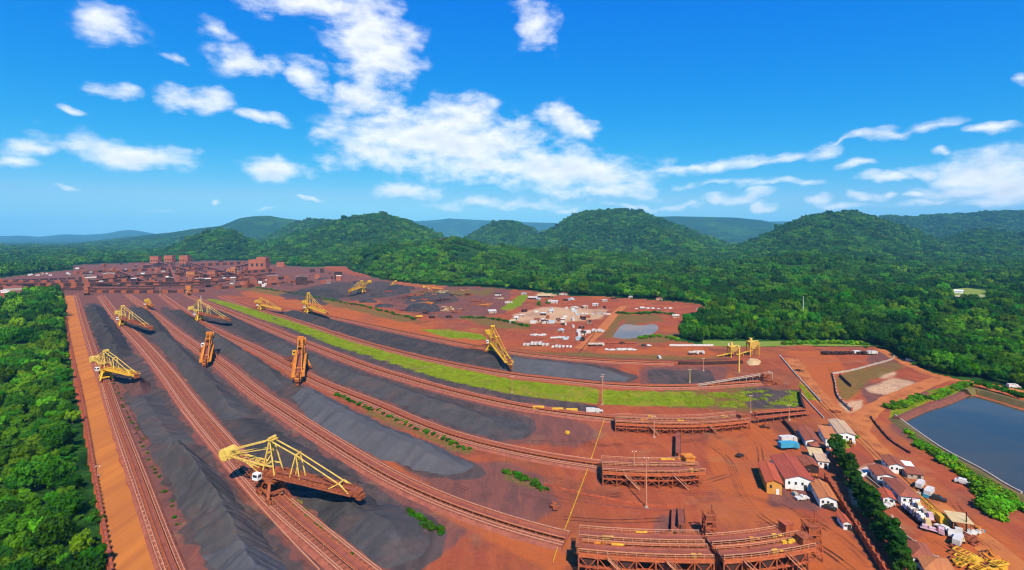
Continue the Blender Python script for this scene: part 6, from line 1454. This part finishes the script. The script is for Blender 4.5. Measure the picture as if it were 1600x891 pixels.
# wagons on the far siding and low clutter of the works
def wagon_mesh():
    mb = MB(); mb.b0(-6.5,6.5,-1.5,1.5,1.2,3.8); mb.b0(-6.2,6.2,-1.2,1.2,3.8,4.2); mb.b0(-6.3,6.3,-.5,.5,.8,1.2)
    for x in (-5,-3.6,3.6,5):
        for s in (-1,1): mb.cyl((x,s*.7,.5),(x,s*.95,.5),.5,8)
    o = mb.build('wagon', M_['plantdark']); me = o.data; bpy.data.objects.remove(o); return me
WG = wagon_mesh(); a, b = P(18,440), P(118,436.5)
dl = (b-a).length; n = int(dl/14.2)
for i in range(n):
    p = a.lerp(b, (i+.5)/n); tag(mkobj('ore_wagon', WG, None, (p.x,p.y,.1), atan2(b.y-a.y, b.x-a.x)), 'dark ore wagon in the train on the far left siding', 'wagon', 'train on the far siding')
rr = random.Random(3)
def low_shed(px, wpx, h, mw, mr, label, group, name='plant_shed'):
    d = 80000/(px[1]-370); back = 370 + 80000/(d + wpx/800*d*.5); H(name, label, 'shed', (px[0]-wpx/2,px[1]), (px[0]+wpx/2,px[1]), (px[0]-wpx/2,back), h, rr.choice(['gable','shed']), mw, mr, group, win=2, door=False, rise=1.5)
for i in range(72):
    x = rr.uniform(120,530); y = rr.uniform(412,450) if 180 < x < 450 else rr.uniform(425,446)
    low_shed((x,y), rr.choice([4,5,6,8,12,18]), rr.choice([3,4,5,7,10,16]), rr.choice([M_['plantdark'],M_['plantdark'],M_['plantdark'],M_['plantgrey'],M_['brownroof'],PW]), rr.choice([M_['plantdark'],M_['brownroof'],M_['plantgrey'],M_['paleslab'],PW]), 'low brown or grey building crowded among the far works', 'low buildings of the far works')
for i in range(16):
    x = rr.uniform(140,450); y = rr.uniform(416,450)
    low_shed((x,y), rr.uniform(3,7), rr.uniform(2,3.5), rr.choice([W_,M_['concrete']]), rr.choice([W_, M_['paleslab'], M_['paleslab']]), 'small pale-roofed shed dotted among the far works', 'pale sheds of the far works')
for i in range(14):
    x = rr.uniform(0,150); y = rr.uniform(428,434) - (x > 110)*rr.uniform(6,14)
    low_shed((x,y), rr.uniform(3,7), 3.0, rr.choice([W_,M_['concrete']]), rr.choice([W_,M_['paleslab'],M_['redroof']]), 'small pale building on the red strip behind the train', 'buildings behind the train')
for i in range(26):
    x = rr.uniform(150,450); y = rr.uniform(416,452); d = 80000/(y-370)
    frame_tower('slim rusty steel tower standing among the far works', (x, y), rr.uniform(2.5,5), rr.uniform(9,22), rr.choice([M_['plantdark'], M_['rust'], M_['orange']]))['group'] = 'slim towers of the far works'
low_shed((20,455), 30, 5, M_['concrete'], M_['brownroof'], 'long brown-roofed shed at the left edge above the wood', None)
low_shed((8,458), 14, 3.5, W_, W_, 'small white shed at the left edge above the wood', None)
low_shed((440,409), 16, 5, W_, M_['paleslab'], 'pale long shed right of the stepped block', None)
for i, (x,y,w) in enumerate([(300,404,10),(420,410,8),(375,408,16)]): low_shed((x,y+4), w, 6, M_['plantdark'], M_['plantdark'], '%s dark long shed at the back edge of the works from the left' % ORD[i], None)
for i, (x,y) in enumerate([(68,389.5),(60,406),(25,406),(203,406),(32,418)]):
    low_shed((x,y), 6, 9, W_, M_['paleslab'], '%s lone white building in the far left forest' % ['most distant','highest','leftmost','rightmost','nearest'][i], None, 'far_house')
low_shed((1498,458), 14, 4, W_, W_, 'long white building on the meadow in the right forest', None, 'meadow_building')
for i, (px, h) in enumerate([([(-40,442),(60,443),(150,441),(250,439)],5),([(-40,447),(100,448),(220,446),(330,443)],6),([(-40,452),(60,452),(140,452)],4),([(140,457),(240,458),(330,456)],4),([(130,436),(230,434),(300,430)],6),([(240,443),(340,441),(450,436)],6),([(300,437),(380,428),(430,424)],7),([(170,426),(240,423),(330,421)],6),([(340,452),(420,446),(470,440)],4),([(310,416),(380,413)],8),([(120,428),(180,424)],5)]):
    low_wall('plant_belt_line', '%s long dark belt line across the far works, counted from the lower left' % ORD[i], 'conveyor', px, h, 6, M_['plantdark'], 2, M_['rust'], 'dark belt lines of the far works', step=12.0)
# dust-brown bushes and boulders between the near piles are part of the floor; red outcrop on the foothill
def rock(label, px, d, w, h, m):
    x = (px[0]-800)/F*d; z = gz(x, d); rng = np.random.default_rng(4); n, k = 22, 12; V = []; Fc = []
    for i in range(k+1):
        for j in range(n):
            t = 2*pi*j/n; ph = pi/2*i/k; r = cos(ph) * (1+.25*rng.normal()*.5); V.append((w*r*cos(t), w*.5*r*sin(t), h*sin(ph)*(1+.15*rng.normal()) - 3))
    for i in range(k):
        for j in range(n): Fc.append((i*n+j, i*n+(j+1)%n, (i+1)*n+(j+1)%n, (i+1)*n+j))
    o = mkobj('rock_outcrop', np_mesh('rock_outcrop', np.array(V), np.array(Fc), m), None, (x, d, z)); tag(o, label, 'rock')
M_['rock'] = mat('rock', (.16,.075,.055), (.07,.045,.035), .05, .95, 2.0, bscale=.15)
rock('bare brown rock outcrop on the foothill crest', (706,378), 1740, 48, 12, M_['rock'])

# ------------------------------------------------------------------ haze: the air over the plain
hz = MB(); hz.b0(-27500, 27500, -450, 17700, -1.5, 700)
m = bpy.data.materials.new('haze_air'); m.use_nodes = True; nt = m.node_tree
for n_ in list(nt.nodes): nt.nodes.remove(n_)
out = nt.nodes.new('ShaderNodeOutputMaterial'); v = nt.nodes.new('ShaderNodeVolumePrincipled')
v.inputs['Color'].default_value = (.20,.64,1.0,1); v.inputs['Density'].default_value = 4.8e-5; v.inputs['Anisotropy'].default_value = -0.2
nt.links.new(v.outputs[0], out.inputs['Volume'])
h = hz.build('haze', m); tag(h, 'thin blue haze over the whole plain', 'haze', kind='stuff')
